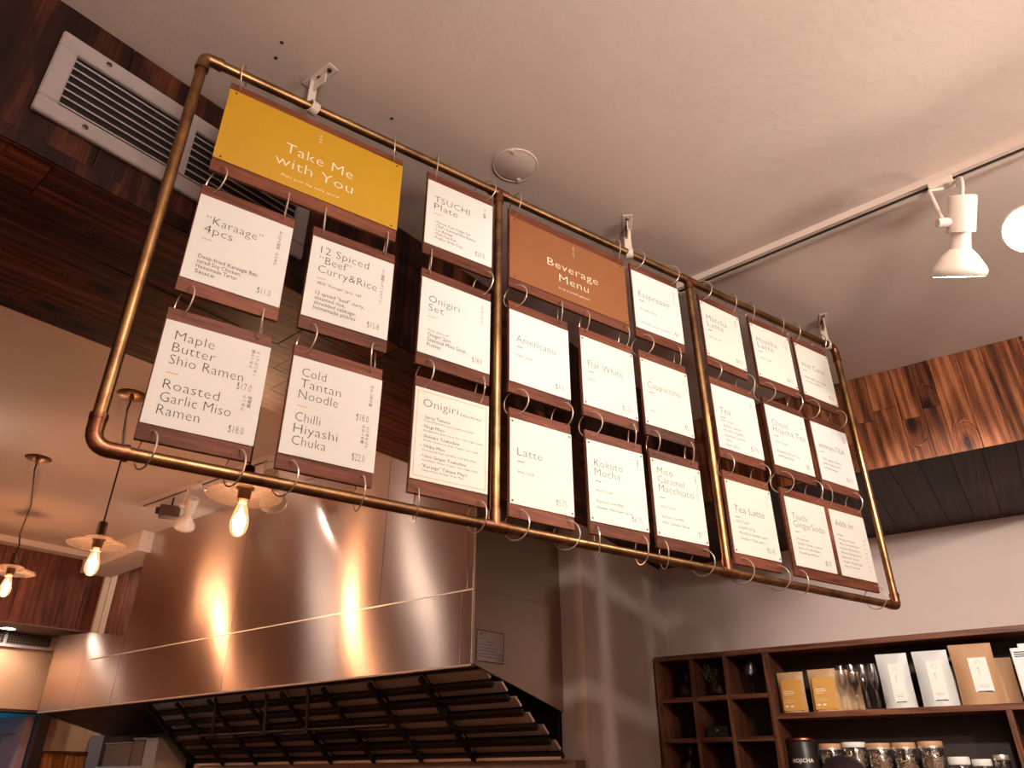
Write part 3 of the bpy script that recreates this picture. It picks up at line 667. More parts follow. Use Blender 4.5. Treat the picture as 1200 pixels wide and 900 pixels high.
def pair(key, z, verb, grp, other=None, sc=1.0, inset=.022):
    a, b, nm = cols[key]
    for side, s in (('left', a+inset), ('right', b-inset)):
        if other in cols: lb = 'thin metal ring joining %s board to %s board, %s end' % (nm, cols[other][2], side)
        else: lb = 'thin metal ring %s %s board %s the %s, %s end' % (verb, nm, 'from' if verb == 'hanging' else 'to', other, side)
        ring(s, z, lb, grp, sc)
for k in ('yel', 'plate', 'bev', 'esp', 'matcha', 'hoji', 'coco'): pair(k, 1.334, 'hanging', 'rings on the top pipe', 'top pipe', 1.05)
for a, b in (('karaage', 'yel'), ('spiced', 'yel'), ('oset', 'plate'), ('amer', 'bev'), ('flat', 'bev'), ('capp', 'esp'), ('tea', 'matcha'), ('classic', 'hoji'), ('immu', 'coco')): pair(a, 1.043, 'joining', 'rings between the upper and middle boards', b)
for a, b in (('maple', 'karaage'), ('cold', 'spiced'), ('osel', 'oset'), ('latte', 'amer'), ('koku', 'flat'), ('miso', 'capp'), ('tlat', 'tea'), ('gs', 'classic'), ('add', 'immu')): pair(a, .752, 'joining', 'rings between the middle and lower boards', b)
for a in ('maple', 'cold', 'osel', 'latte', 'koku', 'miso', 'tlat'): pair(a, .465, 'tying', 'rings on the bottom pipe', 'bottom pipe')
ring(1.719, .465, 'thin metal ring at the left end tying the two-card board to the bottom pipe', 'rings on the bottom pipe')
ring(2.060, .465, 'thin metal ring at the right end tying the two-card board to the bottom pipe', 'rings on the bottom pipe')

# ------------------------------------------------------------------ ceiling cover
cc = empty('ceiling_cover', (.009, 1.457, ZC), 0, 'round flat cover plate painted into the ceiling above the frame', 'cover')
MB().lathe([(0, -.0035), (.056, -.0035), (.060, -.001), (.060, 0)], 40).build('disc', 'ceil', cc, smooth=True)
MB().tube([(.0585*math.cos(a), .0585*math.sin(a), -.003) for a in [2*math.pi*k/40 for k in range(40)]], .0013, 6, True).build('rim', 'white_paint', cc, smooth=True)
for a in (80, 262):
    MB().box(-.006, .006, -.005, .005, -.007, -.003).build('clip', 'white_paint', cc, mtx=Matrix.Rotation(math.radians(a), 4, 'Z') @ Matrix.Translation((.053, 0, 0)), bevel=.001)
for x_, y_ in ((-.540, 1.125), (-.515, 1.085), (-.30, 1.30)): MB().lathe([(0, -.002), (.0025, -.0015), (.0045, 0)], 10, Matrix.Translation((x_, y_, ZC))).build('screw_hole', 'screw', rm)

# ------------------------------------------------------------------ track lights
def track(p, q, lab, z=ZC):
    d = nrm(q[0]-p[0], q[1]-p[1]); L = math.hypot(q[0]-p[0], q[1]-p[1])
    t = empty('light_track', (p[0], p[1], z-.022), ang(d), lab, 'track')
    MB().box(0, L, -.022, -.008, 0, .0218).box(0, L, .008, .022, 0, .0218).box(0, L, -.008, .008, .016, .0218).build('channel', 'ceil', t)
    MB().box(0.005, L-.005, -.0078, .0078, .003, .0158).build('insulator', 'dark', t)
    for y in (-.0045, .0027): MB().box(0.01, L-.01, y, y+.0018, .0015, .003).build('conductor', 'rail', t)
    MB().box(-.004, 0, -.0225, .0225, -.0005, .0218).build('end_cap', 'white_paint', t)
    return t
track((.555, 2.012), (2.6, .32), 'white ceiling light track with a dark groove at upper right')
track((-2.20, 4.20), (-.75, 3.12), 'short light track on the kitchen ceiling')
td = nrm(-.77, .63)
track((.12, .42), (2.5, -1.30), 'light track on the ceiling above the photographer')
def spotlamp(hook, top, bottom, lab, scale=1.0, col='white_paint', lit=True, cord=True, energy=0, knob_side=1, aim=None, size=75, grp='white track spotlights'):
    """top: centre of the can's back; bottom: centre of the lens"""
    top = Vector(top); bottom = Vector(bottom); hook = Vector(hook)
    t = empty('track_spotlight', hook, 0, lab, 'spotlight', grp)
    ax = (bottom-top); L = ax.length; q = ax.to_track_quat('Z', 'Y').to_matrix().to_4x4(); q.translation = top-hook
    k = L/.19; r = k
    MB().lathe([(0, .0), (.029*r, 0), (.031*r, .004*k), (.031*r, .085*k), (.022*r, .087*k), (0, .087*k)], 28, q).build('can', col, t, smooth=True)
    MB().lathe([(.0215*r, .085*k), (.022*r, .112*k), (.024*r, .125*k)], 28, q).build('neck', col, t, smooth=True)
    MB().lathe([(.024*r, .125*k), (.036*r, .137*k), (.057*r, .168*k), (.060*r, .178*k), (.0585*r, .186*k), (.055*r, .190*k)], 32, q).build('reflector_bulb', col, t, smooth=True)
    MB().lathe([(0, .191*k), (.035*r, .1905*k), (.055*r, .188*k)], 32, q).build('lens', 'spot_face' if lit else 'white_paint', t, smooth=True)
    # base on the track, arm, knob
    MB().box(-.030, .030, -.018, .018, -.022, .0).build('track_adapter', col, t, bevel=.002, rz=ang((.78, -.62)))
    side = -ax.normalized().cross(Vector((0, 0, 1))).normalized()*knob_side
    pk = q @ Vector((0, 0, .062*k)); kn = pk+side*.040*r
    MB().tube([(0, 0, -.022), Vector((0, 0, -.03))+side*.035*r, kn+Vector((0, 0, .01)), kn], .0048, 8).build('arm', col, t, smooth=True)
    MB().rod(pk+side*.028*r, pk+side*.056*r, .0125*r, .0115*r, 14).build('knob', col, t, smooth=True)
    if cord:
        a = q @ Vector((0, 0, -.002))
        back = -ax.normalized()
        pts = []; p0 = a; p3 = Vector((.012, 0, -.022))
        c1 = a+back*.085; c2 = p3+Vector((-.01, .0, .004))-side*.03
        for i in range(13):
            u = i/12; pts.append(p0*(1-u)**3+3*c1*u*(1-u)**2+3*c2*u*u*(1-u)+p3*u**3)
        MB().tube(pts, .0036, 8).build('cord', col, t, smooth=True)
    if energy:
        l = lamp('lamp_light', 'SPOT', bottom+ax.normalized()*.012, energy, WHITE, (aim or bottom+ax), size, .7, .05*r)
    return t
# visible spot at the right: can hangs below the track, tipped toward the back wall
a1 = Vector((.023, .571, -.81)).normalized()
T1 = Vector((528, 653, 601))*.00213
SPT1 = spotlamp((1.165, 1.50, 1.428), T1, T1+a1*.20, 'white track spotlight with looped cord hanging at upper right', energy=80, size=52, aim=(2.0, 3.35, .35))
a2 = Vector((-.62, -.52, -.60)).normalized()
cL = Vector((606, 671, 566))*.00205
spotlamp((1.55, 1.188, 1.428), cL-a2*.19, cL, 'white track spotlight cut by the right edge, its lit lens facing the room', energy=7, cord=False, aim=cL+Vector((-.6, -.1, -.8)), size=80)
# kitchen spots
spotlamp((-1.74, 3.83, 1.428), (-1.785, 3.93, 1.385), (-1.865, 4.05, 1.255), 'white track spotlight on the kitchen ceiling left of the front bulb', energy=10, cord=False, aim=(-2.0, 4.3, -.5), size=110)
spotlamp((-1.20, 3.44, 1.428), (-1.225, 3.50, 1.37), (-1.25, 3.69, 1.26), 'white track spotlight behind the glass shade of the front pendant', energy=10, cord=False, aim=(-1.3, 3.9, -.5), size=110)
for i, (p, t_, e, s, c) in enumerate(SPOTS):
    d = (Vector(t_)-Vector(p)).normalized(); b = Vector(p)-d*.014
    spotlamp((p[0], p[1]-.02, 1.428), b-d*.13, b, 'white track spotlight above the photographer, %s of three' % ('middle', 'leftmost', 'rightmost')[i], cord=False)
# two unseen spots added beyond the left edge to draw long reflections down the hood
for k_, (p_, q_) in enumerate((((-4.09, 3.59, 1.25), (-.95, 3.67, .9)), ((-2.75, 2.98, 1.25), (-.45, 3.3, .9)))):
    d_ = (Vector(q_)-Vector(p_)).normalized()
    sl_ = spotlamp((p_[0], p_[1], 1.428), Vector(p_)-d_*.19, p_, 'added white spotlight beyond the left edge for streaks on the hood, %s' % ('far one', 'near one')[k_], cord=False)
    for c_ in sl_.children:
        if c_.name.startswith('lens'): c_.data.materials[0] = M['streak_face']
# added lamps behind the photographer: bowls for the ceiling, a globe for fill

for i, (x_, y_, z_, e_) in enumerate(FILL_BOWLS):
    t = empty('added_uplight_bowl', (x_, y_, z_), 0, 'added metal uplight bowl behind the photographer, %s' % ('nearest', 'rightmost', 'leftmost')[i], 'pendant lamp')
    MB().lathe([(0, -.06), (.08, -.05), (.14, -.015), (.16, .02), (.157, .021), (.135, -.010), (.08, -.042), (0, -.05)], 28).build('bowl', 'white_paint', t, smooth=True)
    MB().rod((0, 0, -.05), (0, 0, ZC-z_), .004, n=6).build('stem', 'black', t)
t = empty('added_fill_globe', (.5, -1.6, .35), 0, 'added opal fill globe, unseen behind the photographer', 'pendant lamp')
MB().lathe([(.04, .125), (.09, .10), (.13, .04), (.135, 0), (.12, -.06), (.07, -.115), (0, -.135)], 24).build('globe', clear('opal', (.9, .8, .7), .1, ((1, .8, .6), 2.2)), t, smooth=True)
MB().rod((0, 0, .12), (0, 0, ZC-.35), .004, n=6).build('cable', 'black', t)

# ------------------------------------------------------------------ pendants in the kitchen
def pendant(p, top, canopy, lab, energy):
    x_, y_, z = p                  # z: height of the glass shade's rim
    t = empty('pendant_lamp', p, 0, lab, 'pendant lamp', 'bare bulb pendants with glass disc shades')
    sh = MB().lathe([(.030, .030), (.060, .026), (.064, .012), (.100, .006), (.131, -.004), (.133, -.001), (.102, .010), (.068, .016), (.062, .030), (.030, .034)], 40).build('glass_shade', 'shade_glass', t, smooth=True)
    MB().tube([(.132*math.cos(a), .132*math.sin(a), -.0025) for a in [2*math.pi*k/40 for k in range(40)]], .002, 6, True).build('rim', 'shade_glass', sh, smooth=True)
    MB().lathe([(0, .11), (.016, .11), (.021, .105), (.021, .045), (.030, .040), (.031, .022), (.024, .020), (.022, -.018), (0, -.018)], 24).build('socket', mat('dark_brass_socket', (.10, .05, .03), .4, 1) if 'dark_brass_socket' not in bpy.data.materials else bpy.data.materials['dark_brass_socket'], t, smooth=True)
    MB().lathe([(.0135, -.018), (.014, -.030), (.024, -.062), (.031, -.095), (.0315, -.112), (.026, -.133), (.014, -.148), (0, -.152)], 28).build('bulb', 'bulb_glass', t, smooth=True)
    MB().lathe([(.0135, -.012), (.0135, -.030)], 16).build('bulb_cap', 'ring', t, smooth=True)
    MB().lathe([(0, -.04), (.005, -.05), (.011, -.08), (.012, -.105), (.006, -.125), (0, -.13)], 14).build('filament', 'core', t, smooth=True)
    tp = [(a-x_, b-y_, c-z) for a, b, c in top]
    MB().tube([(0, 0, .11)]+tp, .0042, 8).build('cable', 'black', t)
    cp = MB().lathe([(.0, -.030), (.008, -.028), (.010, -.010), (.055, -.006), (.062, -.001), (.062, 0)], 30, Matrix.Translation((canopy[0]-x_, canopy[1]-y_, ZC-z)))
    cp.build('canopy', 'brass', t, smooth=True)
    lamp('bulb_light', 'POINT', (x_, y_, z-.085), energy, AMBER, rad=.03)
    return t
pendant((-.95, 2.48, .885), [(-.95, 2.48, ZC-.02)], (-.95, 2.48), 'front bare-bulb pendant under the Maple Butter board, with a round glass shade', 9)
pendant((-1.98, 3.452, .985), [(-1.975, 3.447, 1.41), (-1.965, 3.43, ZC-.02), (-1.8, 3.1, 1.40), (-1.66, 2.84, 1.40), (-1.631, 2.80, ZC-.03)], (-1.631, 2.80), 'middle bare-bulb pendant with a swagged black cable left of the boards', 9)
pendant((-3.0, 4.40, 1.09), [(-3.0, 4.40, 1.25), (-2.97, 4.33, 1.30), (-2.72, 3.98, 1.36), (-2.46, 3.54, 1.40), (-2.436, 3.506, ZC-.03)], (-2.436, 3.506), 'farthest bare-bulb pendant, cut by the left edge', 9)
# small recessed downlight under the kitchen bulkhead
dl = empty('downlight', (*loc2w(G1, GD, (1.70, .22)), .918), gl, 'small lit recessed downlight at the far left edge', 'downlight')
MB().lathe([(0, -.004), (.045, -.004)], 24).build('lens', 'spot_face', dl); MB().lathe([(.045, -.006), (.055, -.006), (.055, 0)], 24).build('trim_ring', 'white_paint', dl)
_q = loc2w(G1, GD, (1.70, .22)); lamp('downlight_light', 'SPOT', (_q[0], _q[1], .90), 4, (1, .80, .58), (_q[0], _q[1], -1), 150, .5, .04)
kd_ = empty('downlight', (-2.4, 4.9+.9, ZC), 0, 'small recessed downlight over the far kitchen corner, behind the hood', 'downlight')
MB().lathe([(0, -.004), (.05, -.004), (.06, 0)], 20).build('lens', 'spot_face', kd_); lamp('corner_light', 'SPOT', (-2.4, 5.8, ZC-.02), 18, (1, .80, .58), (-3.0, 5.7, 0), 150, .5, .04)
# small dark projector head on the kitchen track
pj = empty('ceiling_projector', (-1.98, 4.10, 1.36), math.radians(25), 'small dark box on a stalk at the kitchen ceiling beside the white spotlight', 'projector_head')
MB().box(-.06, .05, -.04, .04, -.035, .03).build('body', mat('dark_grey_plastic', (.10, .06, .05), .5), pj, bevel=.004)
MB().rod((0, 0, .03), (0, 0, ZC-1.36), .005).build('stalk', 'black', pj); MB().lathe([(0, 0), (.022, 0), (.018, .02), (0, .02)], 16, Matrix.Translation((-.06, 0, 0)) @ Matrix.Rotation(-math.pi/2, 4, 'Y')).build('front', 'black', pj)

# ------------------------------------------------------------------ wall shelf
SA = ang(RD); SY = -.243
def sw(s, y=0): return loc2w(W0, RD, (s, y))
def shelf_unit():
    t = empty('wall_shelf', (*W0, -.55), SA, 'dark-stained wooden shelf unit with small cubbies on the back wall', 'shelf')
    zo = .55
    def bx(name, m_, a, b, z0, z1, y0=SY, y1=-.002): return MB().box(a, b, y0, y1, z0+zo, z1+zo).build(name, m_, t, bevel=.001)
    T = .023
    MB().box(-1.66, 1.2, -.010, -.002, 0, .548+zo).build('back_panel', 'shelf_shade', t)
    bx('top_board', 'shelf', -1.66, 1.2, .526, .550)
    bx('side_panel', 'shelf_v', -1.66, -1.66+T, -.55, .526); bx('side_panel', 'shelf_v', 1.2-T, 1.2, -.55, .526)
    bx('divider', 'shelf_v', -1.476, -1.456, -.55, .526, SY+.004, -.01); bx('divider', 'shelf_v', -1.302, -1.281, -.55, .526, SY+.004, -.01); bx('divider', 'shelf_v', -1.105, -1.077, -.55, .526, SY, -.01)
    for z in (.331, .150, -.03, -.21, -.39):
        for a, b in ((-1.637, -1.476), (-1.456, -1.302), (-1.281, -1.105)): bx('cubby_shelf', 'shelf', a, b, z-.0, z+.021, SY+.004, -.01)
    for z in (.238, -.105, -.45): bx('long_shelf', 'shelf', -1.077, 1.177, z, z+.024, SY, -.01)
    bx('divider', 'shelf_v', -.180, -.158, -.081, .238, SY+.002, -.01)
    bx('divider', 'shelf_v', .62, .642, .262, .526, SY+.002, -.01)
shelf_unit()
ZS = .262
def pouch(s, wd_, h, d, m_, lab, label_card=None, grp=None, y=-.19, tilt=0, zs=ZS, name='coffee_pouch', lean=.0):
    """stand-up pouch: flat sealed top, swollen lower body"""
    p = sw(s, y); t = empty(name, (p[0], p[1], zs+.0005), SA+tilt, lab, 'pouch', grp)
    nx, nz = 8, 12; vs = []; fs = []
    for side in (-1, 1):
        for j in range(nz+1):
            v = j/nz
            for i in range(nx+1):
                u = i/nx*2-1
                th = d*.5*(1-abs(u)**3)*(1-v**2.2)**.8*(1 if v > 0 else 1)+.0012
                wob = .0015*math.sin(9*u+13*v+s*40)
                vs.append((u*wd_/2*(1-.03*math.sin(math.pi*v)), side*th+wob*(1-v)+lean*v, v*h))
    n1 = (nx+1)*(nz+1)
    for k_ in (0, 1):
        for j in range(nz):
            for i in range(nx):
                a = k_*n1+j*(nx+1)+i; fs.append((a, a+1, a+nx+2, a+nx+1))
    ed = [j*(nx+1) for j in range(nz+1)]; 
    for j in range(nz):
        a, b = j*(nx+1), (j+1)*(nx+1); fs.append((a, b, b+n1, a+n1)); fs.append((a+nx, b+nx, b+nx+n1, a+nx+n1))
    for i in range(nx):
        fs.append((i, i+1, i+1+n1, i+n1)); a = nz*(nx+1)+i; fs.append((a, a+1, a+1+n1, a+n1))
    MB().add(vs, fs).build('bag', m_, t, smooth=True)
    MB().box(-wd_/2+.002, wd_/2-.002, -.0032+lean, -.0018+lean, h*.875, h*.885).box(-wd_/2+.002, wd_/2-.002, -.0032+lean, -.0018+lean, h*.905, h*.913).build('zip_line', m_, t)
    if label_card:
        lm, a, b, c, e, items = label_card
        y_ = -d*.5-.0022
        # the label follows the leaning front: a thin tilted sheet
        z0, z1 = c*h, e*h
        def fy(z): v = z/h; return -(d*.5*(1-v**2.2)**.8+.0024)+lean*v
        pts = [z0+(z1-z0)*k_/6 for k_ in range(7)]
        L_ = MB()
        for q0, q1 in zip(pts, pts[1:]):
            L_.add([(a*wd_, fy(q0), q0), (b*wd_, fy(q0), q0), (b*wd_, fy(q1), q1), (a*wd_, fy(q1), q1), (a*wd_, fy(q0)+.0006, q0), (b*wd_, fy(q0)+.0006, q0), (b*wd_, fy(q1)+.0006, q1), (a*wd_, fy(q1)+.0006, q1)], [(0, 1, 2, 3), (7, 6, 5, 4), (0, 4, 5, 1), (2, 6, 7, 3), (1, 5, 6, 2), (0, 3, 7, 4)])
        lab_o = L_.build('paper_label', lm, t)
        for m2, its in items:
            g = MB()
            for it in its:
                if it[0] == 'bar': _, ua, ub, va, vb = it; za, zb = z0+(z1-z0)*va, z0+(z1-z0)*vb; xa, xb = (a+(b-a)*ua)*wd_, (a+(b-a)*ub)*wd_; g.add([(xa, fy(za)-.0008, za), (xb, fy(za)-.0008, za), (xb, fy(zb)-.0008, zb), (xa, fy(zb)-.0008, zb)], [(0, 1, 2, 3)])
                elif it[0] == 'ring':
                    _, uc, vc, rr = it; xc = (a+(b-a)*uc)*wd_; zc = z0+(z1-z0)*vc
                    g.tube([(xc+rr*math.cos(q), fy(zc)-.0008, zc+rr*math.sin(q)) for q in [2*math.pi*k_/16 for k_ in range(16)]], .0004, 4, True)
                else:
                    _, s_, ua, v_, sz = it; vs_, fs_ = text_mesh(s_, sz, 0, 1.1)
                    zc = z0+(z1-z0)*v_; xa = (a+(b-a)*ua)*wd_
                    if vs_: g.add([(xa+q.x, fy(zc+q.y)-.0009, zc+q.y) for q in vs_], fs_)
            g.build('print', m2, lab_o)
    return t
M['gold_bag'] = mat('kraft_gold_pouch', (.50, .29, .14), .5); M['gold_label'] = mat('golden_label', (.62, .30, .06), .45)
M['white_bag'] = mat('white_pouch', (.62, .60, .58), .4); M['kraft'] = mat('kraft_paper_pouch', (.48, .26, .13), .6); M['paper'] = mat('white_paper_label', (.80, .75, .68), .6)
M['darkbag'] = mat('dark_pouch', (.05, .025, .02), .4)
for m_ in ('gold_bag', 'white_bag', 'kraft'):
    mm = M[m_]; n = nd(mm, 'ShaderNodeTexNoise', i_Scale=28.0, i_Detail=2.0); lk(mm, coords(mm, (1, 1, .5), False), n.inputs['Vector']); bump(mm, n.outputs[0], .5, .006)
gi = [('wink', [('t', 'TEA', .1, .80, .007), ('bar', .1, .55, .62, .64), ('bar', .1, .6, .56, .58), ('bar', .1, .45, .50, .515), ('bar', .1, .5, .34, .345), ('bar', .1, .7, .30, .305), ('bar', .1, .6, .26, .265), ('bar', .1, .25, .12, .17), ('bar', .35, .5, .12, .17)])]
gi[0] = ('wink', gi[0][1][1:])
pouch(-1.005, .118, .176, .055, 'gold_bag', 'gold-labelled kraft pouch, leftmost on the long shelf', ('gold_label', -.36, .42, .05, .80, gi), 'gold-labelled pouches', tilt=.05)
pouch(-.862, .122, .180, .055, 'gold_bag', 'second gold-labelled kraft pouch, in front of another', ('gold_label', -.36, .42, .05, .80, gi), 'gold-labelled pouches', tilt=.05)
pouch(-.815, .115, .178, .05, 'gold_bag', 'kraft pouch half hidden behind the second gold-labelled one', None, 'gold-labelled pouches', y=-.125, tilt=.05)
pouch(-.780, .11, .172, .04, 'gold_bag', 'rearmost kraft pouch beside the wine glasses', None, 'gold-labelled pouches', y=-.068, tilt=.05)
wi = [('ink', [('ring', .5, .86, .0085), ('t', 'は\nち\nと', .38, .66, .0085), ('bar', .2, .8, .18, .185), ('bar', .25, .75, .14, .145), ('bar', .1, .9, .0, .022)])]
pouch(-.556, .125, .222, .06, 'white_bag', 'white coffee pouch with a narrow printed label, left one of two', ('paper', -.16, .24, .10, .80, wi), 'white pouches', tilt=.1, lean=-.004)
pouch(-.404, .135, .222, .062, 'white_bag', 'white coffee pouch with a narrow printed label, right one of two', ('paper', -.16, .26, .10, .80, wi), 'white pouches', tilt=.1, lean=-.004)
pouch(-.362, .12, .165, .04, 'white_bag', 'short white pouch tucked behind the right white pouch', None, 'white pouches', y=-.115, tilt=.1)
pouch(-.330, .05, .215, .02, 'darkbag', 'thin dark pouch standing left of the kraft pouch', None, None, y=-.055, tilt=.05)
pouch(-.248, .158, .236, .07, 'kraft', 'large kraft paper pouch with a tall white label', ('paper', -.12, .30, .20, .76, wi), 'kraft pouches', tilt=.1, lean=-.004)
pouch(-.175, .12, .185, .05, 'kraft', 'shorter kraft pouch behind the large labelled one', None, 'kraft pouches', y=-.10, tilt=.1)
pouch(-.150, .10, .150, .03, 'kraft', 'smallest kraft pouch beside the white printed box', None, 'kraft pouches', y=-.04, tilt=.05)
# white printed box at the right edge
pb = empty('white_carton', (*sw(-.105, -.215), ZS+.0005), SA, 'white printed carton cut by the right edge of the photo', 'box')
MB().box(0, .15, 0, .10, 0, .205).build('carton', 'card', pb, bevel=.002); MB().box(.03, .11, .02, .08, .205, .222).build('folded_top', 'card', pb)
g = MB() #\nCOFFEE ROAST', .010, .186, .0095, thin=0, y=-.0006); g.tube([(.075+.028*math.cos(q)*(1+.2*math.sin(3*q)), -.0006, .10+.035*math.sin(q)) for q in [2*math.pi*k/24 for k in range(24)]], .0007, 4, True)
g = MB(); g.box(.010, .10, -.0008, -.0002, .186, .190).box(.010, .12, -.0008, -.0002, .178, .182).box(.010, .09, -.0008, -.0002, .170, .174); g.tube([(.075+.028*math.cos(q)*(1+.2*math.sin(3*q)), -.0006, .09+.035*math.sin(q)) for q in [2*math.pi*k/24 for k in range(24)]], .0007, 4, True).tube([(.075+.010*math.cos(q), -.0006, .135+.010*math.sin(q)) for q in [2*math.pi*k/16 for k in range(16)]], .0006, 4, True)
g.build('print', 'black', pb)
# stemware
def wineglass(x_, y_, z, s, lab, grp, r=1.0):
    t = empty('wine_glass', (*sw(x_, y_), z+.0005), 0, lab, 'glass', grp)
    MB().lathe([(a*(r if a > .005 else 1), b) for a, b in [(0, 0), (.030*s, .0), (.030*s, .002), (.004, .006), (.0035, .065*s), (.010, .075*s), (.030*s, .100*s), (.034*s, .125*s), (.030*s, .155*s), (.026*s, .175*s), (.0245*s, .175*s), (.028*s, .155*s), (.032*s, .125*s), (.028*s, .102*s), (0, .080*s)]], 20).build('goblet', 'glass', t, smooth=True)
labs = ['front left', 'front second', 'front third', 'front right', 'rear left', 'rear middle', 'rear right']
for i, (x_, y_) in enumerate(((-.770, -.222), (-.726, -.222), (-.682, -.222), (-.640, -.222), (-.730, -.175), (-.686, -.170), (-.645, -.150))):
    wineglass(x_, y_, ZS, 1.05, 'clear stemmed glass between gold and white pouches, %s of the cluster' % labs[i], 'stemmed glasses in a cluster on the long shelf', .55)
wineglass(-1.205, -.13, .352, .92, 'clear stemmed glass in the upper right cubby', 'stemmed glasses in the cubbies')
# cubby contents
def carafe(x_, y_, z, s, lab):
    t = empty('glass_carafe', (*sw(x_, y_), z+.0005), 0, lab, 'carafe')
    MB().lathe([(0, 0), (.045*s, 0), (.055*s, .03*s), (.052*s, .06*s), (.018*s, .10*s), (.016*s, .13*s), (.022*s, .145*s), (.020*s, .145*s), (.014*s, .13*s), (.016*s, .10*s), (.050*s, .058*s), (.052*s, .03*s), (0, .004)], 24).build('vessel', 'glass', t, smooth=True)
    return t
carafe(-1.375, -.13, .352, .95, 'round clear glass vase holding dried sprigs in an upper cubby')
carafe(-1.545, -.11, .352, .85, 'small clear glass carafe in the top left cubby')
carafe(-1.56, -.12, -.009, 1.0, 'clear glass carafe in the lower left cubby')
sp = empty('dried_sprig', (*sw(-1.385, -.13), .352+.06), SA, 'bundle of dull green dried sprigs leaning in a glass vase', 'plant')
M['sprig'] = mat('dried_leaf', (.07, .065, .035), .7)
b = MB(); lf = MB()
for k in range(9):
    a = random.uniform(-.9, .4); e = Vector((math.sin(a)*.09-.01, random.uniform(-.05, .0), .06+.04*random.random()))
    b.tube([(0, 0, 0), e*.5+Vector((0, 0, .008)), e], .0009, 5)
    for j in range(7):
        p = e*(.35+.65*j/7); r = random.uniform(0, 6.28); d = Vector((math.cos(r), -.4, math.sin(r))).normalized()*.014; n_ = Vector((.003, .002, -.003))
        lf.add([p, p+d*.5+n_, p+d, p+d*.5-n_], [(0, 1, 2, 3)])
b.build('stems', 'sprig', sp); lf.build('leaves', 'sprig', sp)['kind'] = 'stuff'
db_ = empty('dark_box', (*sw(-1.44, -.20), .1715), SA, 'small black box in the middle cubby', 'box')
MB().box(0, .11, 0, .12, 0, .05).build('body', 'black', db_, bevel=.002); MB().box(.05, .062, -.001, 0, .028, .033).build('latch', 'ring', db_)
# jars on the lower long shelf
M['noodle'] = mat('dried_pasta', (.62, .42, .26), .6); M['lidwood'] = mat('pale_wood_lid', (.55, .30, .16), .5); M['tea'] = mat('brown_tea', (.16, .06, .03), .6)
ZJ = -.0805
def jar(x_, h, r, lidm, lidh, lab, fill, grp, y=-.165, curls=True):
    t = empty('storage_jar', (*sw(x_, y), ZJ), SA, lab, 'jar', grp)
    MB().lathe([(0, .0), (r*.96, 0), (r, .006), (r, h-.012), (r*.92, h-.004), (r*.90, h-.004), (r*.96, h-.014), (r*.96, .008), (0, .006)], 28).build('glass_body', 'glass', t, smooth=True)
    MB().lathe([(0, h-.006), (r*1.02, h-.006), (r*1.04, h-.002), (r*1.04, h+lidh-.003), (r*1.01, h+lidh), (0, h+lidh)], 30).build('lid', lidm, t, smooth=True)
    if lidm == 'lidwood': MB().lathe([(r*.97, h-.014), (r*1.06, h-.014), (r*1.06, h-.006), (r*.97, h-.006)], 30).build('clamp_band', 'ring', t)
    c = MB(); n = 150 if curls else 0
    for k in range(n):
        a = random.uniform(0, 6.28); rr = r*.9*math.sqrt(random.uniform(.35, .95)); z = random.uniform(.012, fill); p = Vector((rr*math.cos(a), rr*math.sin(a), z))
        q = random.uniform(0, 6.28); R_ = random.uniform(.006, .013); u = Vector((random.gauss(0, 1), random.gauss(0, 1), random.gauss(0, 1))).normalized(); v = u.orthogonal().normalized()
        pts = []
        for j in range(5):
            w_ = p+(u*math.cos(q+j*.55)+v*math.sin(q+j*.55))*R_
            m2 = math.hypot(w_.x, w_.y)
            if m2 > r*.92: w_.x *= r*.92/m2; w_.y *= r*.92/m2
            w_.z = max(.01, w_.z); pts.append(w_)
        c.tube(pts, .0016, 4)
    if n: o_ = c.build('dried_slices', 'noodle', t); o_['kind'] = 'stuff'; MB().lathe([(0, .008), (r*.7, .008), (r*.72, fill*.8), (0, fill*.9)], 12).build('filling', mat('filling', (.22, .12, .07), .8) if 'filling' not in bpy.data.materials else bpy.data.materials['filling'], t)
    else: MB().lathe([(0, .008), (r*.93, .008), (r*.93, fill), (0, fill+.004)], 24).build('filling', 'tea', t, smooth=True)
tin = empty('tea_canister', (*sw(-1.008, -.165), ZJ), SA, 'black round canister with white capital lettering, left end of the lower shelf', 'canister')
MB().lathe([(0, 0), (.060, 0), (.062, .004), (.062, .222), (.060, .226), (0, .226)], 36).build('body', mat('black_tin', (.018, .012, .012), .4), tin, smooth=True)
MB().lathe([(0, .226), (.063, .226), (.065, .230), (.065, .238), (.061, .243), (0, .243)], 36).build('lid', 'copper', tin, smooth=True)
vs, fs = text_mesh('HOJICHA', .0225, .0006); mx = max(v.x for v in vs); g = MB()
g.add([(.0626*math.sin((v.x-mx*.42)/.0626), -.0626*math.cos((v.x-mx*.42)/.0626), .142+v.y) for v in vs], fs); g.build('lettering', 'wink', tin)
JL = [(-.888, .205, .047, 'lidwood', .010, 'first jar of dried slices beside the black canister, pale clamp lid', .175), (-.789, .205, .047, 'paper', .014, 'jar of dried slices with a plain white lid', .19),
      (-.690, .203, .048, 'lidwood', .010, 'jar of dried slices right of the white-lidded jar', .185), (-.590, .203, .045, 'lidwood', .010, 'jar of dried slices, second from the right of the tall jars', .165), (-.488, .205, .046, 'lidwood', .011, 'tallest jar of curled slices, right end of the tall jars', .19)]
for x_, h, r, lm, lh, lab, fill in JL: jar(x_, h, r, lm, lh, lab, fill, 'tall jars of dried slices')
jar(-.396, .135, .039, 'paper', .022, 'short jar of brown tea with a tan lid, left of the small ones', .10, 'short jars', curls=False); jar(-.316, .130, .034, 'paper', .018, 'short jar of brown tea with a tan lid, middle of the small ones', .10, 'short jars', curls=False)
jar(-.245, .150, .029, 'ring', .012, 'short round jar with a metal screw lid next to the divider', .11, 'short jars', curls=False)

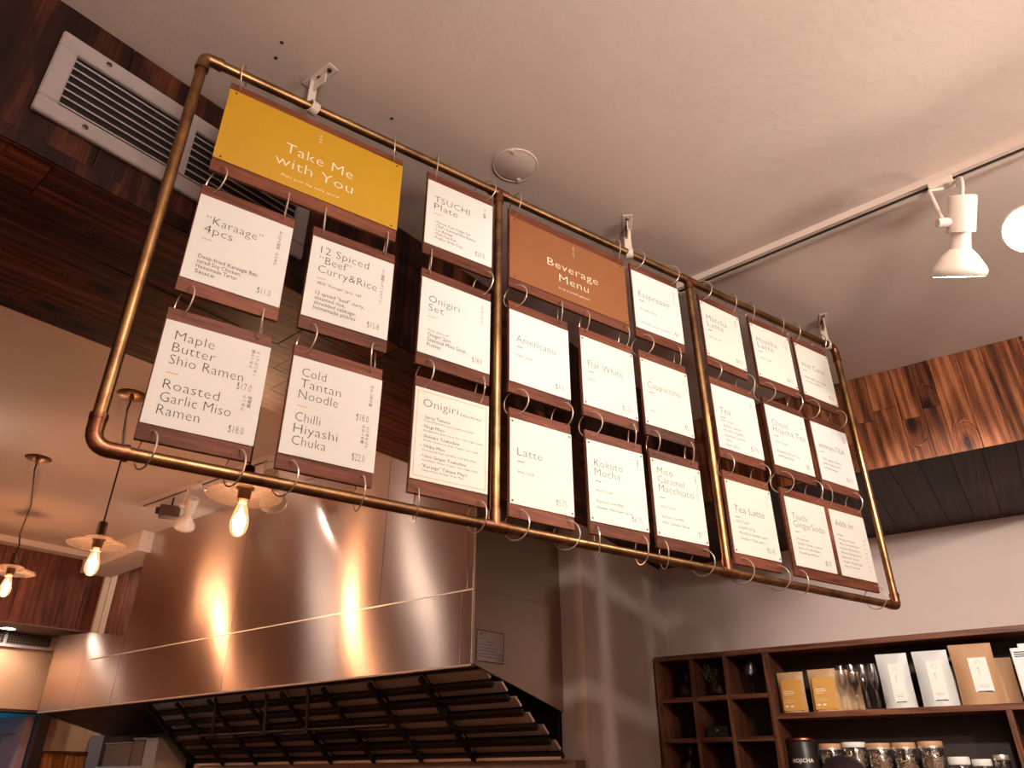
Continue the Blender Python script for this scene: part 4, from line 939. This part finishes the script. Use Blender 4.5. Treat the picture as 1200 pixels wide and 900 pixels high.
# ------------------------------------------------------------------ person behind the counter (only the top of the head is in frame)
def person():
    px, py = 1.10, 2.75; top = .068+EYE     # crown height above the floor
    t = bpy.data.objects.new('person', None); COL.objects.link(t); t.location = (px, py, 0); t.rotation_euler = (0, 0, math.radians(200))
    tag(t, 'person with dark hair in dark clothes, only the crown showing at bottom edge', 'person')
    k = top/1.68
    J = {'pel': (0, 0, .95, .13), 'sp': (0, .01, 1.10, .115), 'ch': (0, 0, 1.28, .135), 'nk': (0, .015, 1.42, .055), 'nk2': (0, .005, 1.48, .05)}
    ch = [('pel', None), ('sp', 'pel'), ('ch', 'sp'), ('nk', 'ch'), ('nk2', 'nk')]
    for sg, c in ((1, 'l'), (-1, 'r')):
        J['sh'+c] = (.17*sg, 0, 1.37, .06); J['el'+c] = (.22*sg, .03, 1.10, .042); J['wr'+c] = (.19*sg, -.16, .98, .03); J['ha'+c] = (.17*sg, -.23, .97, .032)
        J['hi'+c] = (.09*sg, 0, .90, .09); J['kn'+c] = (.10*sg, -.01, .50, .058); J['an'+c] = (.10*sg, .02, .09, .040); J['to'+c] = (.11*sg, -.14, .035, .035)
        ch += [('sh'+c, 'ch'), ('el'+c, 'sh'+c), ('wr'+c, 'el'+c), ('ha'+c, 'wr'+c), ('hi'+c, 'pel'), ('kn'+c, 'hi'+c), ('an'+c, 'kn'+c), ('to'+c, 'an'+c)]
        for f in range(5):
            n_ = 'f%s%d' % (c, f)
            if f < 4: J[n_] = ((.17+(.018-.012*f))*sg, -.29+.006*f, .965, .010); J[n_+'b'] = ((.17+(.018-.012*f))*sg, -.325+.008*f, .945, .008)
            else: J[n_] = (.135*sg, -.235, .975, .011); J[n_+'b'] = (.12*sg, -.27, .97, .009)
            ch += [(n_, 'ha'+c), (n_+'b', n_)]
    names = [a for a, _ in ch]; me = bpy.data.meshes.new('body'); me.from_pydata([(J[a][0]*k, J[a][1]*k, J[a][2]*k) for a in names], [(names.index(b_), names.index(a)) for a, b_ in ch if b_], [])
    o = bpy.data.objects.new('body', me); COL.objects.link(o); o.parent = t
    sk = o.modifiers.new('skin', 'SKIN'); sk.use_smooth_shade = True
    for i, a in enumerate(names): me.skin_vertices[0].data[i].radius = (J[a][3]*k, J[a][3]*k*(.8 if a in ('pel', 'sp', 'ch') else 1)); me.skin_vertices[0].data[i].use_root = (i == 0)
    o.modifiers.new('sub', 'SUBSURF').levels = 1; o.modifiers['sub'].render_levels = 2
    me.materials.append(mat('dark_work_clothes', (.03, .025, .03), .8))
    skin = mat('skin', (.50, .27, .18), .5)
    # head: ellipsoid with jaw, nose, ears
    hd = MB(); vs = []; fs = []; nu, nv = 24, 16; cx = top-.118
    for j in range(nv+1):
        a = math.pi*j/nv
        for i in range(nu):
            b_ = 2*math.pi*i/nu; x_ = math.sin(a)*math.cos(b_)*.076; y_ = math.sin(a)*math.sin(b_)*.095; z_ = math.cos(a)*.115
            if z_ < 0: x_ *= 1+z_*2.2; y_ = y_*(1+z_*1.2)-.012*(-z_/.115)
            if y_ < -.07 and -.05 < z_ < .01 and abs(x_) < .018: y_ -= .018
            vs.append((x_, y_, z_))
    for j in range(nv):
        for i in range(nu): fs.append((j*nu+i, j*nu+(i+1) % nu, (j+1)*nu+(i+1) % nu, (j+1)*nu+i))
    hd.add(vs, fs); h = hd.build('head', skin, t, loc=(0, 0, cx-.008), smooth=True)
    for sg in (-1, 1):
        MB().lathe([(0, -.008), (.012, -.004), (.014, .004), (0, .008)], 12, Matrix.Translation((sg*.076, .005, -.01)) @ Matrix.Rotation(math.pi/2, 4, 'Y') @ Matrix.Diagonal((1.6, 1, 1, 1))).build('ear', skin, h, smooth=True)
        MB().lathe([(0, -.006), (.010, 0), (0, .006)], 12, Matrix.Translation((sg*.030, -.083, .004)) @ Matrix.Rotation(math.pi/2, 4, 'X')).build('eye', mat('eye%d' % sg, (.05, .03, .02), .2), h, smooth=True)
    MB().tube([(-.022, -.085, -.052), (0, -.092, -.054), (.022, -.085, -.052)], .004, 6).build('mouth', mat('lips', (.40, .15, .12), .5), h, smooth=True)
    hair = MB(); vs = []; fs = []
    for j in range(10):
        a = math.pi*.62*j/9
        for i in range(nu):
            b_ = 2*math.pi*i/nu; fr = max(0, -math.sin(b_)); a2 = a*(1-.36*fr)
            q = 1+.02*math.sin(b_*9+j); vs.append((math.sin(a2)*math.cos(b_)*.088*q, math.sin(a2)*math.sin(b_)*.106*q, math.cos(a2)*.118))
    for j in range(9):
        for i in range(nu): fs.append((j*nu+i, j*nu+(i+1) % nu, (j+1)*nu+(i+1) % nu, (j+1)*nu+i))
    hair.add(vs, fs); hm = mat('dark_hair', (.035, .020, .025), .5)
    ho = hair.build('hair', hm, t, loc=(0, 0, cx), smooth=True); so = ho.modifiers.new('s', 'SOLIDIFY'); so.thickness = .008; so.offset = -1
    MB().box(-.14, .14, -.135, -.128, .55*k, 1.2*k).build('apron', mat('apron_cloth', (.06, .03, .03), .8), t, bevel=.003)
person()
